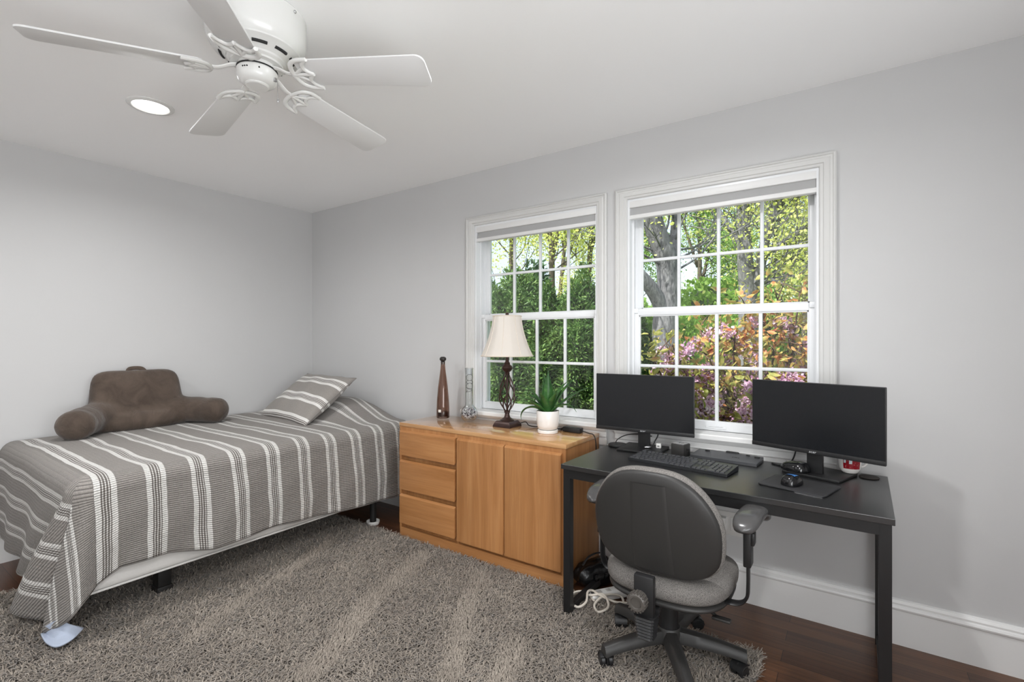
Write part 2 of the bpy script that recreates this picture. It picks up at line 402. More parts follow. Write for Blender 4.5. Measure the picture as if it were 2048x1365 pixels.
def window(name, cx):
    w = thing(name, None, None, (cx, 0, ZS)); w['kind'] = 'structure'
    # casing: stepped moulding, three sides, mitred
    b = B(); ow, iw = HW + 0.0655, HW - 0.001; oz, iz = ZT + 0.057 - ZS, ZT - ZS
    prof = [(0.0, -0.001), (0.0, -0.020), (0.10, -0.024), (0.16, -0.024), (0.22, -0.018), (0.34, -0.017), (0.42, -0.020), (0.72, -0.016), (0.78, -0.011), (0.94, -0.010), (1.0, -0.006), (1.0, -0.001)]
    path = lambda f, d: [(-(ow + (iw - ow) * f), d, 0.0), (-(ow + (iw - ow) * f), d, oz + (iz - oz) * f), ((ow + (iw - ow) * f), d, oz + (iz - oz) * f), ((ow + (iw - ow) * f), d, 0.0)]
    rows = [b.ring(path(f, d)) for f, d in prof]
    for r0, r1 in zip(rows[:-1], rows[1:]): b.bridge(r0, r1, closed=False)
    for k in (0, 3): b.cap([r[k] for r in rows])
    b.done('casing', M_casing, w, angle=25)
    b = B()                                                # stool and apron below
    b.prism([(-0.062, 0.004), (-0.062, -0.014), (-0.056, -0.022), (0.10, -0.022), (0.10, 0.010), (-0.056, 0.010)], -ow - 0.012, ow + 0.012, 0)
    b.done('window_stool', M_trim, w, angle=30)
    b = B()
    b.prism([(-0.001, -0.022), (-0.034, -0.022), (-0.030, -0.036), (-0.020, -0.044), (-0.020, -0.066), (-0.026, -0.070), (-0.020, -0.078), (-0.018, -0.116), (-0.012, -0.124), (-0.001, -0.124)], -ow, ow, 0)
    b.done('apron', M_trim, w, angle=30)
    b = B(); t = 0.012                                      # jamb liner with balance tracks
    for s in (-1, 1):
        b.box(min(s * HW, s * (HW - t)), max(s * HW, s * (HW - t)), 0.001, 0.158, 0.010, iz - t)
        for y in (0.045, 0.098, 0.140):
            b.box(min(s * (HW - t), s * (HW - t - 0.010)), max(s * (HW - t), s * (HW - t - 0.010)), y, y + 0.008, 0.010, iz - t)
    b.box(-HW, HW, 0.001, 0.158, iz - t, iz); b.box(-HW, HW, 0.100, 0.20, -0.03, 0.014)
    b.done('jamb', M_vinyl, w, smooth=False)
    def sash(nm, y0, y1, z0, z1, gz0, gz1, gx):
        """frame with four by two lites"""
        b = B(); o = HW - 0.013
        b.box(-o, -gx, y0, y1, z0, z1, 0.003); b.box(gx, o, y0, y1, z0, z1, 0.003)
        b.box(-gx, gx, y0 + 0.0006, y1 - 0.0006, z0 + 0.0006, gz0, 0.003); b.box(-gx, gx, y0 + 0.0006, y1 - 0.0006, gz1, z1 - 0.0006, 0.003)
        ym = (y0 + y1) / 2
        for y in (y0 + 0.006,):                            # glazing bead inside
            for (xa, xb, za, zb) in ((-gx, -gx + 0.006, gz0, gz1), (gx - 0.006, gx, gz0, gz1), (-gx, gx, gz0, gz0 + 0.006), (-gx, gx, gz1 - 0.006, gz1)):
                b.box(xa, xb, y, ym, za, zb)
        s = b.done(nm, M_vinyl, w)
        b = B()
        for k in (-1, 0, 1): b.box(k * gx / 2 - 0.0085, k * gx / 2 + 0.0085, ym - 0.010, ym + 0.010, gz0, gz1, 0.004)
        zm = (gz0 + gz1) / 2; b.box(-gx, gx, ym - 0.0096, ym + 0.0096, zm - 0.0085, zm + 0.0085, 0.004)
        b.done('muntins', M_vinyl, s)
        b = B(); b.box(-gx, gx, ym - 0.0015, ym + 0.0015, gz0, gz1); b.done('glass_pane', M_pane, s, smooth=False)
        return s
    GX = 0.412
    sash('upper_sash', 0.100, 0.136, 0.635, iz - t, 0.662, iz - 0.055, GX)
    lo = sash('lower_sash', 0.056, 0.094, 0.012, 0.660, 0.056, 0.622, GX)
    b = B(); b.box(-0.05, 0.05, 0.050, 0.057, 0.024, 0.034, 0.003); b.box(-0.035, 0.035, 0.046, 0.054, 0.034, 0.037, 0.001)
    b.box(-0.004, 0.004, 0.053, 0.057, 0.037, 0.041)
    b.done('sash_lift', M_vinyl, lo)
    for s in (-1, 1):
        b = B(); b.box(s * (HW - 0.028) - 0.016, s * (HW - 0.028) + 0.016, 0.048, 0.060, 0.634, 0.662, 0.005); b.done('tilt_latch', M_vinyl, lo)
    # insect screen frame outside the lower sash
    return w
for nm, cx in WIN: window(nm, cx)

M_shade = pm('shade_fabric', (172, 172, 172), 0.9, bump=(300, 0.15, 0.001))
for (nm, cx), lab in zip(WIN, ['rolled-up grey roller shade at the head of the window behind the lamp', 'rolled-up grey roller shade at the head of the window behind the monitors']):
    r = thing('roller_shade', lab, 'roller shade', (cx, 0, ZT), 0, 'roller shades')
    hw = HW - 0.004
    b = B(); b.box(-hw, hw, 0.002, 0.050, -0.047, -0.008, 0.004); b.done('headrail', M_trim, r)
    b = B(); b.prism([(0.014, -0.047), (0.040, -0.047), (0.034, -0.087), (0.010, -0.087)], -hw + 0.006, hw - 0.006, 0); b.done('shade_fabric', M_shade, r, smooth=False)
    b = B(); b.box(-hw + 0.004, hw - 0.004, 0.004, 0.042, -0.110, -0.087, 0.004); b.done('bottom_bar', M_trim, r)

# ------------------------------------------------------------------ recessed light
r = thing('recessed_light', 'round white recessed ceiling light, switched on', 'ceiling light', (1.19, -1.66, CH))
b = B(); b.lathe([(0.098, -0.0005), (0.098, -0.004), (0.090, -0.009), (0.078, -0.010), (0.074, -0.006), (0.074, -0.0005)], 40); b.done('trim_ring', M_fan, r)
b = B(); b.lathe([(0.0, -0.0065), (0.05, -0.0065), (0.0745, -0.005)], 40); b.done('lens', M_glow, r, recalc=True)

# ------------------------------------------------------------------ ceiling fan
FC = (2.29, -1.715); FR = 0.63; FPH = math.radians(27)
fan = thing('ceiling_fan', 'white five-blade ceiling fan mounted close to the ceiling', 'ceiling fan', (FC[0], FC[1], CH))
b = B(); b.lathe([(0.0, -0.001), (0.158, -0.001), (0.162, -0.006), (0.163, -0.075), (0.160, -0.100), (0.150, -0.122), (0.142, -0.130), (0.142, -0.136), (0.128, -0.142), (0.104, -0.160), (0.098, -0.164), (0.096, -0.170), (0.086, -0.176), (0.084, -0.182), (0.0, -0.182)], 56)
b.done('motor_housing', M_fan, fan, angle=28)
for k in range(10):
    a = 2 * PI * k / 10 + 0.2
    b = B(); pts = [(0.1166 * math.cos(a + q), 0.1166 * math.sin(a + q), -0.1510) for q in (-0.2, -0.1, 0, 0.1, 0.2)]
    b.tube(pts, 0.0055, 8); b.done('vent_slot', M_slot, fan)
for k in range(3):
    a = -0.9 + k * 1.2
    b = B(); b.ball((0.163 * math.cos(a), 0.163 * math.sin(a), -0.02), 0.006, 10, 6); b.done('screw', M_chrome, fan)
b = B(); b.lathe([(0.0, -0.182), (0.062, -0.182), (0.064, -0.196), (0.0, -0.196)], 36); b.done('flywheel', M_fan, fan, angle=30)
b = B(); b.lathe([(0.0, -0.1955), (0.067, -0.1955), (0.067, -0.1995), (0.0, -0.1995)], 36); b.done('hub_gap', M_slot, fan, angle=30)
b = B(); b.lathe([(0.0, -0.199), (0.064, -0.199), (0.067, -0.204), (0.066, -0.226), (0.060, -0.239), (0.050, -0.247), (0.040, -0.250), (0.040, -0.253), (0.036, -0.256), (0.0, -0.257)], 40); b.done('switch_housing', M_fan, fan, angle=30)
for a in (-1.22, -1.10, -0.98, -0.40):
    b = B(); b.ball((0.0665 * math.cos(a), 0.0665 * math.sin(a), -0.215), 0.0028, 8, 6); b.done('screw_hole', M_slot, fan)
b = B(); a = 0.50; px, py = 0.068 * math.cos(a), 0.068 * math.sin(a)
b.box(px - 0.005, px + 0.005, py - 0.005, py + 0.005, -0.240, -0.228, 0.001); b.tube([(px, py, -0.236), (px * 1.12, py * 1.12, -0.240), (px * 1.15, py * 1.15, -0.30)], 0.0011, 6)
b.lathe([(0, -0.302), (0.003, -0.303), (0.0034, -0.311), (0.002, -0.314), (0, -0.314)], 10, (px * 1.15, py * 1.15, 0)); b.done('pull_chain', M_chrome, fan)
def blade_iron():
    """arm from the motor and a cast bracket with scrolled lobes under the blade root"""
    b = B()
    b.tube(smoothpath([(0.056, 0, -0.190), (0.085, 0, -0.198), (0.12, 0, -0.216), (0.150, 0, -0.219)], 5), [0.010] * 6 + [0.009] * 10, 10, flat=(0.6, 1.2))
    M = T(0, 0, -0.206) @ Matrix.Rotation(math.radians(3.4), 4, 'Y') @ Matrix.Rotation(math.radians(-12.5), 4, 'X') @ T(0, 0, -0.008)
    def rib(pts, r): b.tube(smoothpath([M @ Vector((x, y, 0)) for x, y in pts], 6), r, 8, flat=(0.75, 1.0))
    for s in (-1, 1):
        rib([(0.142, 0), (0.146, s * 0.026), (0.158, s * 0.050), (0.184, s * 0.064), (0.222, s * 0.066)], 0.0085)
        rib([(0.222, s * 0.066), (0.200, s * 0.050), (0.192, s * 0.030), (0.200, s * 0.014), (0.216, 0)], 0.0075)
        rib([(0.145, 0), (0.168, s * 0.014), (0.192, s * 0.030)], 0.0065)
    rib([(0.142, 0), (0.176, 0), (0.216, 0)], 0.008)
    return b
def blade_mesh():
    b = B(); L0, L1 = 0.165, FR; pts = []
    def outline():
        w0, w1 = 0.058, 0.070; P = []
        P += [(L0 + 0.012, -w0), (L0, -w0 + 0.012), (L0, w0 - 0.012), (L0 + 0.012, w0)]
        for k in range(6): a = PI / 2 * (1 - k / 5); P.append((L1 - 0.03 + 0.03 * math.cos(a), w1 - 0.03 + 0.03 * math.sin(a)))
        for k in range(6): a = -PI / 2 * k / 5; P.append((L1 - 0.03 + 0.03 * math.cos(a), -w1 + 0.03 + 0.03 * math.sin(a)))
        return P
    b.prism(outline(), -0.003, 0.003, 2, 0.0012)
    M = T(0, 0, -0.206) @ Matrix.Rotation(math.radians(3.4), 4, 'Y') @ Matrix.Rotation(math.radians(-12.5), 4, 'X')
    for v in b.bm.verts: v.co = M @ v.co
    return b
bl0 = blade_mesh().done('blade', M_fanblade, fan, angle=30)
ir0 = blade_iron().done('blade_bracket', M_fan, bl0, angle=50)
bl0.rotation_euler = (0, 0, FPH)
for k in range(1, 5):
    c = copy_tree(bl0, fan); c.rotation_euler = (0, 0, FPH + k * 2 * PI / 5)

# ------------------------------------------------------------------ rug
RUG = (0.55, 3.74, -2.95, -0.435)
M_rugback = pm('rug_backing', (84, 77, 71), 0.95)
def pile_mat():
    N = NT('rug_pile'); v = N.coord(); f = N.noise(v, 3.0, 3, 0.6); g = N.noise(v, 130, 2)
    c = N.ramp(N.math('ADD', N.math('MULTIPLY', f, 0.35), N.math('MULTIPLY', g, 0.65)), [(0.3, lin((102, 95, 87))), (0.5, lin((141, 132, 122))), (0.7, lin((176, 167, 155)))])
    N.l(c, N.b.inputs['Base Color']); N.b.inputs['Roughness'].default_value = 0.85; N.b.inputs['Sheen Weight'].default_value = 0.3
    N.b.inputs['Specular IOR Level'].default_value = 0.2
    return N.m
rug = thing('shag_rug', 'large taupe-grey shag rug covering the floor beside the bed', 'rug', ((RUG[0] + RUG[1]) / 2, (RUG[2] + RUG[3]) / 2, 0))
rw, rh = (RUG[1] - RUG[0]) / 2, (RUG[3] - RUG[2]) / 2
b = B(); b.box(-rw, rw, -rh, rh, 0.0005, 0.010, 0.003); b.done('backing', M_rugback, rug)
TRACKS = [((2.42, -1.75), (1.95, -0.60), 0.055), ((2.80, -1.25), (2.38, -0.55), 0.045), ((1.72, -1.70), (1.35, -0.75), 0.03), ((3.15, -1.75), (2.90, -0.95), 0.05)]
def pile():
    rng = np.random.default_rng(4)
    n = 210000
    x = rng.uniform(-rw, rw, n); y = rng.uniform(-rh, rh, n)
    # denser where the picture sees it
    wx, wy = x + rug.location.x, y + rug.location.y
    keep = (wy > -2.55) | (rng.random(n) < 0.4)
    x, y, wx, wy = x[keep], y[keep], wx[keep], wy[keep]; n = len(x)
    # strands bend over together in brushed patches, crossed by a few vacuum-cleaner tracks where they stand up
    ph = 0.9 * np.sin(1.9 * wx + 1.1 * wy) + 0.8 * np.sin(2.7 * wy - 1.3 * wx + 1) + 0.5 * np.sin(7 * wx + 5 * wy) + 0.4 * np.sin(19 * wx - 13 * wy)
    a = YAW + 0.55 * ph + PI * (rng.random(n) < 0.35)
    track = np.zeros(n)
    for (xa, ya), (xb, yb), hw in TRACKS:
        L2 = (xb - xa) ** 2 + (yb - ya) ** 2; t = np.clip(((wx - xa) * (xb - xa) + (wy - ya) * (yb - ya)) / L2, 0, 1)
        dd = np.hypot(wx - xa - t * (xb - xa), wy - ya - t * (yb - ya)) + 0.02 * np.sin(23 * wx + 17 * wy) + rng.normal(0, 0.012, n)
        track = np.maximum(track, (dd < hw).astype(float))
    ln = rng.uniform(0.026, 0.040, n); w = rng.uniform(0.0014, 0.0026, n)
    lat = np.where(track > 0, YAW + PI / 2 + rng.normal(0, 0.5, n), a + rng.normal(0, 0.85, n))
    dx, dy = np.cos(lat), np.sin(lat)
    sx, sy = -np.sin(lat) * w, np.cos(lat) * w
    h0 = np.full(n, 0.006)
    t1 = np.clip(rng.normal(0.40, 0.2, n), 0, 1); t2 = np.clip(rng.normal(1.35, 0.3, n), 0.3, 1.75)
    r1 = ln * 0.5 * np.sin(t1); z1 = h0 + ln * 0.5 * np.cos(t1)
    r2 = r1 + ln * 0.55 * np.sin(t2); z2 = z1 + ln * 0.55 * np.cos(t2)
    c1 = np.stack([x + dx * r1, y + dy * r1, z1], 1); c2 = np.stack([x + dx * r2, y + dy * r2, z2], 1); c0 = np.stack([x, y, h0], 1)
    s = np.stack([sx, sy, np.zeros(n)], 1)
    V = np.stack([c0 - s * 0.8, c0 + s * 0.8, c1 + s, c1 - s, c2 + s * 0.55, c2 - s * 0.55], 1).reshape(-1, 3)
    k = np.arange(n)[:, None] * 6
    F = np.concatenate([k + np.array([[0, 1, 2, 3]]), k + np.array([[3, 2, 4, 5]])], 0)
    return V, F
V, F = pile()
tag(raw('pile', V, F, pile_mat(), rug, True), kind='stuff')

# ================================================================== bed
BW = 1.36; BY0, BY1 = -0.06, -1.93; BZ = 0.70
M_frame = pm('bed_frame_metal', (24, 23, 22), 0.6)
bf = thing('bed_frame', 'black metal bed frame with legs under the white box spring', 'bed frame', (0.7, -1.0, 0))
b = B()
for x in (-0.62, 0.50): b.box(x - 0.02, x + 0.02, -0.86, 0.86, 0.165, 0.184)
for y in (-0.56, 0.0, 0.62): b.box(-0.62, 0.50, y - 0.02, y + 0.02, 0.16, 0.184)
b.done('rails', M_frame, bf, smooth=False)
for lx, ly in ((0.46, -0.60), (-0.55, -0.60), (0.0, 0.02), (-0.55, 0.62)):
    b = B(); b.box(lx - 0.035, lx + 0.035, ly - 0.03, ly + 0.03, 0.045, 0.16, 0.004)
    b.box(lx - 0.04, lx + 0.04, ly - 0.035, ly + 0.035, 0.013, 0.048, 0.006); b.done('leg', M_frame, bf)
b = B(); b.lathe([(0.0, 0.02), (0.022, 0.02), (0.022, 0.16), (0.0, 0.16)], 16, (0.585, 0.63, 0)); lg = b.done('leg', M_frame, bf)
b = B(); b.lathe([(0.0, 0.002), (0.040, 0.002), (0.045, 0.016), (0.045, 0.026), (0.038, 0.026), (0.036, 0.012), (0.0, 0.012)], 24, (0.585, 0.63, 0)); tag(b.done('caster_cup', M_white, lg), 'white plastic caster cup')
M_sheet = pm('white_box_spring_fabric', (205, 203, 200), 0.9, bump=(20, 0.15, 0.01))
bs = thing('box_spring', 'white fabric-covered box spring showing below the striped quilt', 'box spring', (0.7, -1.0, 0.185))
b = B(); b.box(-0.665, 0.655, -0.955, 0.91, 0.0, 0.46, 0.035, 4); b.done('fabric_cover', M_sheet, bs)
b = B(); b.tube([(-0.66, -0.952, 0.008), (0.652, -0.952, 0.008), (0.652, 0.905, 0.008), (-0.66, 0.905, 0.008)], 0.005, 6); b.done('corner_piping', M_sheet, bs)

# quilt: top, side drop, foot drop and a corner that falls to the rug
def ztop(x, y):
    z = BZ - 0.012 * (x / BW) ** 2 - 0.01 * (1 - min(1, x / 0.2)) ** 2
    bx = sstep(0.02, 0.22, x) * (1 - sstep(0.84, 1.28, x)); by = sstep(-0.62, -0.30, y) * (1 - sstep(-0.20, -0.05, y) * 0.35)
    z += 0.135 * bx * by
    z += 0.004 * math.sin(5 * x + 2) * math.sin(4.1 * y) + 0.003 * math.sin(13 * x) * math.sin(9 * y + 1)
    z -= 0.05 * sstep(-0.10, -0.06, y)
    return z
XR = 1.29; RR = 0.075; ARC = RR * PI / 2
def side_hem(y):                                            # (x, z) of the hem along the near side
    k = [(-0.05, 0.185), (-0.24, 0.185), (-0.80, 0.222), (-1.12, 0.248), (-1.29, 0.244), (-1.46, 0.240), (-1.66, 0.285), (-1.84, 0.285), (-1.93, 0.235)]
    k = k[::-1]
    z = np.interp(y, [p[0] for p in k], [p[1] for p in k])
    return 1.395 + 0.014 * math.sin(8.5 * y + 0.6) + 0.008 * math.sin(17 * y), float(z)
DROP = 0.47
def edge_pt(y, d):
    """d = 0 at the start of the rounded edge ... 1 at the hem"""
    z0 = ztop(XR, y); hx, hz = side_hem(y); tot = ARC + (z0 - RR - hz); s = d * tot
    if s < ARC:
        a = s / RR; return (XR + RR * math.sin(a), y, z0 - RR + RR * math.cos(a))
    f = (s - ARC) / max(1e-6, tot - ARC)
    xx = XR + RR + (hx - XR - RR) * f + 0.012 * math.sin(PI * f) + 0.006 * math.sin(11 * y) * f + 0.004 * math.sin(25 * y + 8 * f) * f
    return (xx, y, z0 - RR + (hz - z0 + RR) * f)
def uv_v(y): return -y
quilt = thing('striped_quilt', 'grey and white striped quilt spread over the bed', 'quilt', (0, 0, 0))
b = B()
NV = 150
def yy(v): return BY0 + (BY1 - BY0) * v
b.grid(lambda u, v: (0.012 + (XR - 0.012) * u, yy(v), ztop(0.012 + (XR - 0.012) * u, yy(v))), 44, NV, lambda u, v: (XR * u, uv_v(yy(v)) + 0.0765))
b.grid(lambda u, v: edge_pt(yy(v), u), 36, NV, lambda u, v: (XR + u * (ARC + DROP), uv_v(yy(v)) + 0.0765))
# the corner: rows run from the pivot at the bed's corner down to the hem
def top_arc(phi):
    """rounded top around the corner at height fraction a (0..PI/2)"""
    return math.cos(phi), math.sin(phi)
z_c = ztop(XR, BY1)
hx0, hz0 = side_hem(BY1)
# hem control points by angle from the side (0) to the foot (90 degrees)
CK = [(0, (hx0, BY1, hz0)), (10, (1.42, -1.985, 0.19)), (22, (1.395, -2.020, 0.135)), (34, (1.290, -2.045, 0.075)), (42, (1.215, -2.055, 0.040)), (50, (1.255, -2.010, 0.040)), (57, (1.215, -1.995, 0.055)), (64, (1.09, -2.055, 0.06)), (72, (0.965, -2.105, 0.07)), (80, (0.885, -2.075, 0.095)), (90, (0.83, -2.012, 0.130))]
def hemc(phi):
    ks = [k for k, _ in CK]
    for i in range(len(ks) - 1):
        if ks[i] <= phi <= ks[i + 1]: break
    P = lambda j: Vector(CK[max(0, min(len(CK) - 1, j))][1])
    t = (phi - ks[i]) / (ks[i + 1] - ks[i]); p0, p1, p2, p3 = P(i - 1), P(i), P(i + 1), P(i + 2)
    return 0.5 * ((2 * p1) + (p2 - p0) * t + (2 * p0 - 5 * p1 + 4 * p2 - p3) * t * t + (3 * p1 - p0 - 3 * p2 + p3) * t ** 3)
def corner(u, d):
    phi = 90 * u; a0 = math.radians(phi); ca, sa = math.cos(a0), math.sin(a0)
    rho = min(DROP / max(ca, 1e-3), 0.56 / max(sa, 1e-3)); tot = ARC + rho
    h = hemc(phi); s = d
    fa = 0.14
    piv = Vector((XR, BY1, z_c))
    if s < fa:
        a = s / fa * PI / 2
        p = piv + Vector((ca * RR * math.sin(a), -sa * RR * math.sin(a), -RR + RR * math.cos(a)))
    else:
        f = (s - fa) / (1 - fa)
        q = piv + Vector((ca * RR, -sa * RR, -RR))
        p = q.lerp(h, f) + Vector((0.010 * math.sin(PI * f) * ca, -0.014 * math.sin(PI * f) * sa, 0))
    return p
def corner_uv(u, d):
    a0 = PI / 2 * u; ca, sa = math.cos(a0), math.sin(a0)
    rho = (min(DROP / max(ca, 1e-3), 0.56 / max(sa, 1e-3)) + ARC) * d
    return (XR + rho * ca, -BY1 + rho * sa + 0.0765)
b.grid(corner, 72, 40, corner_uv)
# foot drop
def foot_hem(x):
    f = x / XR
    fold = 0.030 * math.sin(f * 13.0 + 0.8) * (0.25 + 0.75 * f)
    return Vector((0.012 + (0.83 - 0.012) * f, -1.985 - 0.027 * f + fold * sstep(0.0, 0.2, f) * sstep(0, 0.12, 1 - f), 0.155 - 0.025 * f))
def foot(u, d):
    x = 0.012 + (XR - 0.012) * u; z0 = ztop(x, BY1); fa = 0.14; h = foot_hem(x)
    if d < fa:
        a = d / fa * PI / 2; return (x, BY1 - RR * math.sin(a) * 0.8, z0 - RR + RR * math.cos(a))
    f = (d - fa) / (1 - fa); q = Vector((x, BY1 - RR * 0.8, z0 - RR))
    return q.lerp(h, f)
b.grid(foot, 60, 40, lambda u, d: (XR * u, -BY1 + (0.56 + ARC) * d + 0.0765))
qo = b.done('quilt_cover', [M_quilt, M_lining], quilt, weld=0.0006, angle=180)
sd = qo.modifiers.new('thickness', 'SOLIDIFY'); sd.thickness = 0.007; sd.offset = 1.0; sd.material_offset = 1; sd.material_offset_rim = 0; sd.use_even_offset = False
# hem binding, and the corner tip that lies on the rug with its lining up
b = B()
hp = [Vector(edge_pt(yy(v / 60), 1.0)) for v in range(0, 61)] + [hemc(90 * i / 60) for i in range(1, 61)] + [foot_hem(XR * (1 - i / 30)) for i in range(1, 31)]
b.tube(hp, 0.0058, 6, flat=(1.3, 0.8)); b.done('hem_binding', M_binding, quilt)
def zhit(px, py, z):
    d = FWD + RGT * ((px - 1024) / FOC) - Vector((0, 0, (py - 682.5) / FOC)); return CAM + d * ((z - CAM.z) / d.z)
fA = smoothpath([(1.345, -2.036, 0.132), (1.285, -2.050, 0.100), (1.232, -2.058, 0.070)], 8)
fB = smoothpath([(1.335, -1.955, 0.050), (1.392, -2.005, 0.046), (1.398, -2.055, 0.044), (1.330, -2.072, 0.044), (1.240, -2.070, 0.050)], 4)
def flap(u, v):
    a = fA[int(round(u * 16))]; c = fB[int(round(u * 16))]; p = a.lerp(c, v)
    p.z -= 0.020 * math.sin(PI * v) * (1 - v * 0.5); p.y += 0.012 * math.sin(PI * v); p.z = max(p.z, 0.044)
    return p
b = B(); b.grid(flap, 16, 16); fo = b.done('corner_flap', M_lining, quilt)
tag(fo, 'pale blue lining on the turned-out corner')
sd = fo.modifiers.new('thickness', 'SOLIDIFY'); sd.thickness = 0.007; sd.offset = 0

# striped sham leaning on the raised head of the bed
def cushion(w, h, th, nu=36, nv=28, pinch=0.06):
    """puffed rectangle in the xz plane, thickness along y, open seam welded"""
    def side(sg):
        def f(u, v):
            a, c = 2 * u - 1, 2 * v - 1
            e = (max(0, 1 - a * a) ** 0.5) * (max(0, 1 - c * c) ** 0.5)
            k = 1 - pinch * (1 - e)
            px = a * w / 2 * (1 - pinch * (1 - abs(a)) * 0 - 0.055 * (1 - c * c) * abs(a) ** 3)
            pz = c * h / 2 * (1 - 0.055 * (1 - a * a) * abs(c) ** 3)
            return (px, sg * th / 2 * e ** 0.85 + 0.006 * math.sin(9 * a + 3 * c) * e * sg, pz)
        return f
    return side
sham = thing('striped_pillow', 'striped pillow leaning at the head of the bed', 'pillow', (0.62, -0.455, 0.848), math.radians(-6))
side = cushion(0.74, 0.50, 0.15)
b = B()
for sg in (-1, 1): b.grid(side(sg), 36, 28, lambda u, v: (u * 0.74, v * 0.50 + 0.0805))
so = b.done('pillow_cover', M_sham, sham, weld=0.0005, angle=180)
b = B(); ed = [(2 * i / 24 - 1, -1) for i in range(24)] + [(1, 2 * i / 18 - 1) for i in range(18)] + [(1 - 2 * i / 24, 1) for i in range(24)] + [(-1, 1 - 2 * i / 18) for i in range(18)]
f0 = side(1); ep = [f0((a + 1) / 2, (c + 1) / 2) for a, c in ed]; ep.append(ep[0]); b.tube(ep, 0.004, 6); pg = b.done('piping', M_binding, sham)
for o in (so, pg): o.rotation_euler = (math.radians(-52), 0, 0)

# backrest pillow with two arms
bp = thing('backrest_pillow', 'brown microsuede backrest pillow with arms propped against the wall above the bed', 'backrest pillow', (0.0, -1.36, 0.70))
b = B(); nu, nv = 44, 34
def backp(u, v, sg):
    a, c = 2 * u - 1, 2 * v - 1
    q = (abs(a) ** 5 + abs(c) ** 5) ** 0.2; m = max(abs(a), abs(c), 1e-6); k = m / max(q, 1e-6); a2, c2 = a * k, c * k
    e = max(0.0, 1 - m ** 4) ** 0.5; f = 0.5 - c2 / 2
    hw = 0.248 + 0.055 * f ** 2; y = a2 * hw; z = 0.195 + c2 * 0.195 + 0.012 * (1 - f) * (abs(a2) ** 2 - 0.35)
    th = (0.062 + 0.070 * f ** 1.3) * e * (1 + 0.06 * math.sin(9 * a2 + 2) * math.sin(7 * c2))
    xc = 0.085 + 0.055 * f
    return (xc + sg * th, y, z)
for sg in (-1, 1): b.grid(lambda u, v: backp(u, v, sg), nu, nv)
bmesh.ops.remove_doubles(b.bm, verts=b.bm.verts, dist=0.0006)
for s in (-1, 1):
    path = [(0.115, s * 0.08, 0.110), (0.145, s * 0.19, 0.108), (0.215, s * 0.285, 0.100), (0.300, s * 0.345, 0.094), (0.365, s * 0.385, 0.092)]
    pp = smoothpath(path, 8); rr = [0.112 - 0.022 * min(1, i / 14) + 0.002 * math.sin(i * 0.7 + s) for i in range(len(pp))]
    d = (pp[-1] - pp[-2]).normalized()
    for k in range(1, 10): pp.append(pp[-1] + d * 0.0068); rr.append(0.090 * math.cos(k / 9.3 * PI / 2) ** 0.5)
    b.tube(pp, rr, 28, flat=(0.96, 1.04))
b.tube(smoothpath([(0.17, -0.24, 0.070), (0.20, -0.12, 0.064), (0.205, 0.0, 0.062), (0.20, 0.12, 0.064), (0.17, 0.24, 0.070)], 6), 0.066, 20)
bo = b.done('cushion_body', M_suede, bp, angle=180)
rm = bo.modifiers.new('one_skin', 'REMESH'); rm.mode = 'VOXEL'; rm.voxel_size = 0.009; rm.use_smooth_shade = True
sm = bo.modifiers.new('soften', 'SMOOTH'); sm.factor = 0.6; sm.iterations = 9
b = B(); b.tube(smoothpath([(0.085, -0.05, 0.372), (0.085, -0.035, 0.394), (0.085, 0.025, 0.394), (0.085, 0.05, 0.372)], 6), 0.008, 8, flat=(0.5, 1.6)); b.done('carry_handle', M_suede, bp)

# ================================================================== oak cabinet and what stands on it
CX0, CX1, CY0, CY1, CZ = 1.615, 2.835, -0.425, -0.028, 0.75
cw = CX1 - CX0
cab = thing('oak_cabinet', 'light oak cabinet with three drawers and two doors', 'cabinet', (CX0, CY0, 0))
d = CY1 - CY0
b = B(); b.box(0, cw, 0.020, d, 0.0, CZ - 0.024); b.done('carcass', M_oak_z, cab, smooth=False)
b = B(); b.box(0, cw, 0.0, 0.0205, 0.0, 0.075, 0.002); b.done('plinth', M_oak_x, cab)
b = B(); b.box(-0.003, cw + 0.003, -0.002, d, CZ - 0.024, CZ, 0.003); b.done('top_panel', M_oaktop, cab)
b = B()
b.box(0, 0.016, 0.0, 0.0205, 0.075, CZ - 0.024); b.box(cw - 0.022, cw, 0.0, 0.0205, 0.075, CZ - 0.024)
b.box(0.016, cw - 0.022, 0.002, 0.0205, CZ - 0.050, CZ - 0.024); b.box(0.486, 0.500, 0.004, 0.0205, 0.075, CZ - 0.050)
b.done('face_frame', M_oak_z, cab, smooth=False)
def front(nm, x0, x1, z0, z1, m, top=True):
    """slab front whose upper edge is cut back as a finger pull"""
    b = B(); y0, y1 = -0.019, 0.002
    b.prism([(y0, z0), (y0 + 0.004, z0 - 0.0), (y1, z0 + 0.012), (y1, z1 + 0.0), (y0 + 0.016, z1), (y0, z1 - 0.010)] if top else
            [(y0, z0), (y1, z0 + 0.010), (y1, z1), (y0 + 0.016, z1), (y0, z1 - 0.010)], x0, x1, 0)
    vs = b.bm.verts[:]
    es = [e for e in b.bm.edges if all(abs(v.co.y - y0) < 1e-6 for v in e.verts) and abs(e.verts[0].co.x - e.verts[1].co.x) < 1e-6]
    bmesh.ops.bevel(b.bm, geom=es, offset=0.006, segments=2, profile=0.5, affect='EDGES')
    return b.done(nm, m, cab, angle=25)
for z0, z1 in ((0.545, 0.703), (0.326, 0.512), (0.108, 0.292)):
    front('drawer_front', 0.014, 0.484, z0, z1, M_oak_x)
front('door', 0.500, 0.838, 0.100, 0.703, M_oak_z, False)
front('door', 0.846, cw - 0.020, 0.100, 0.703, M_oak_z, False)

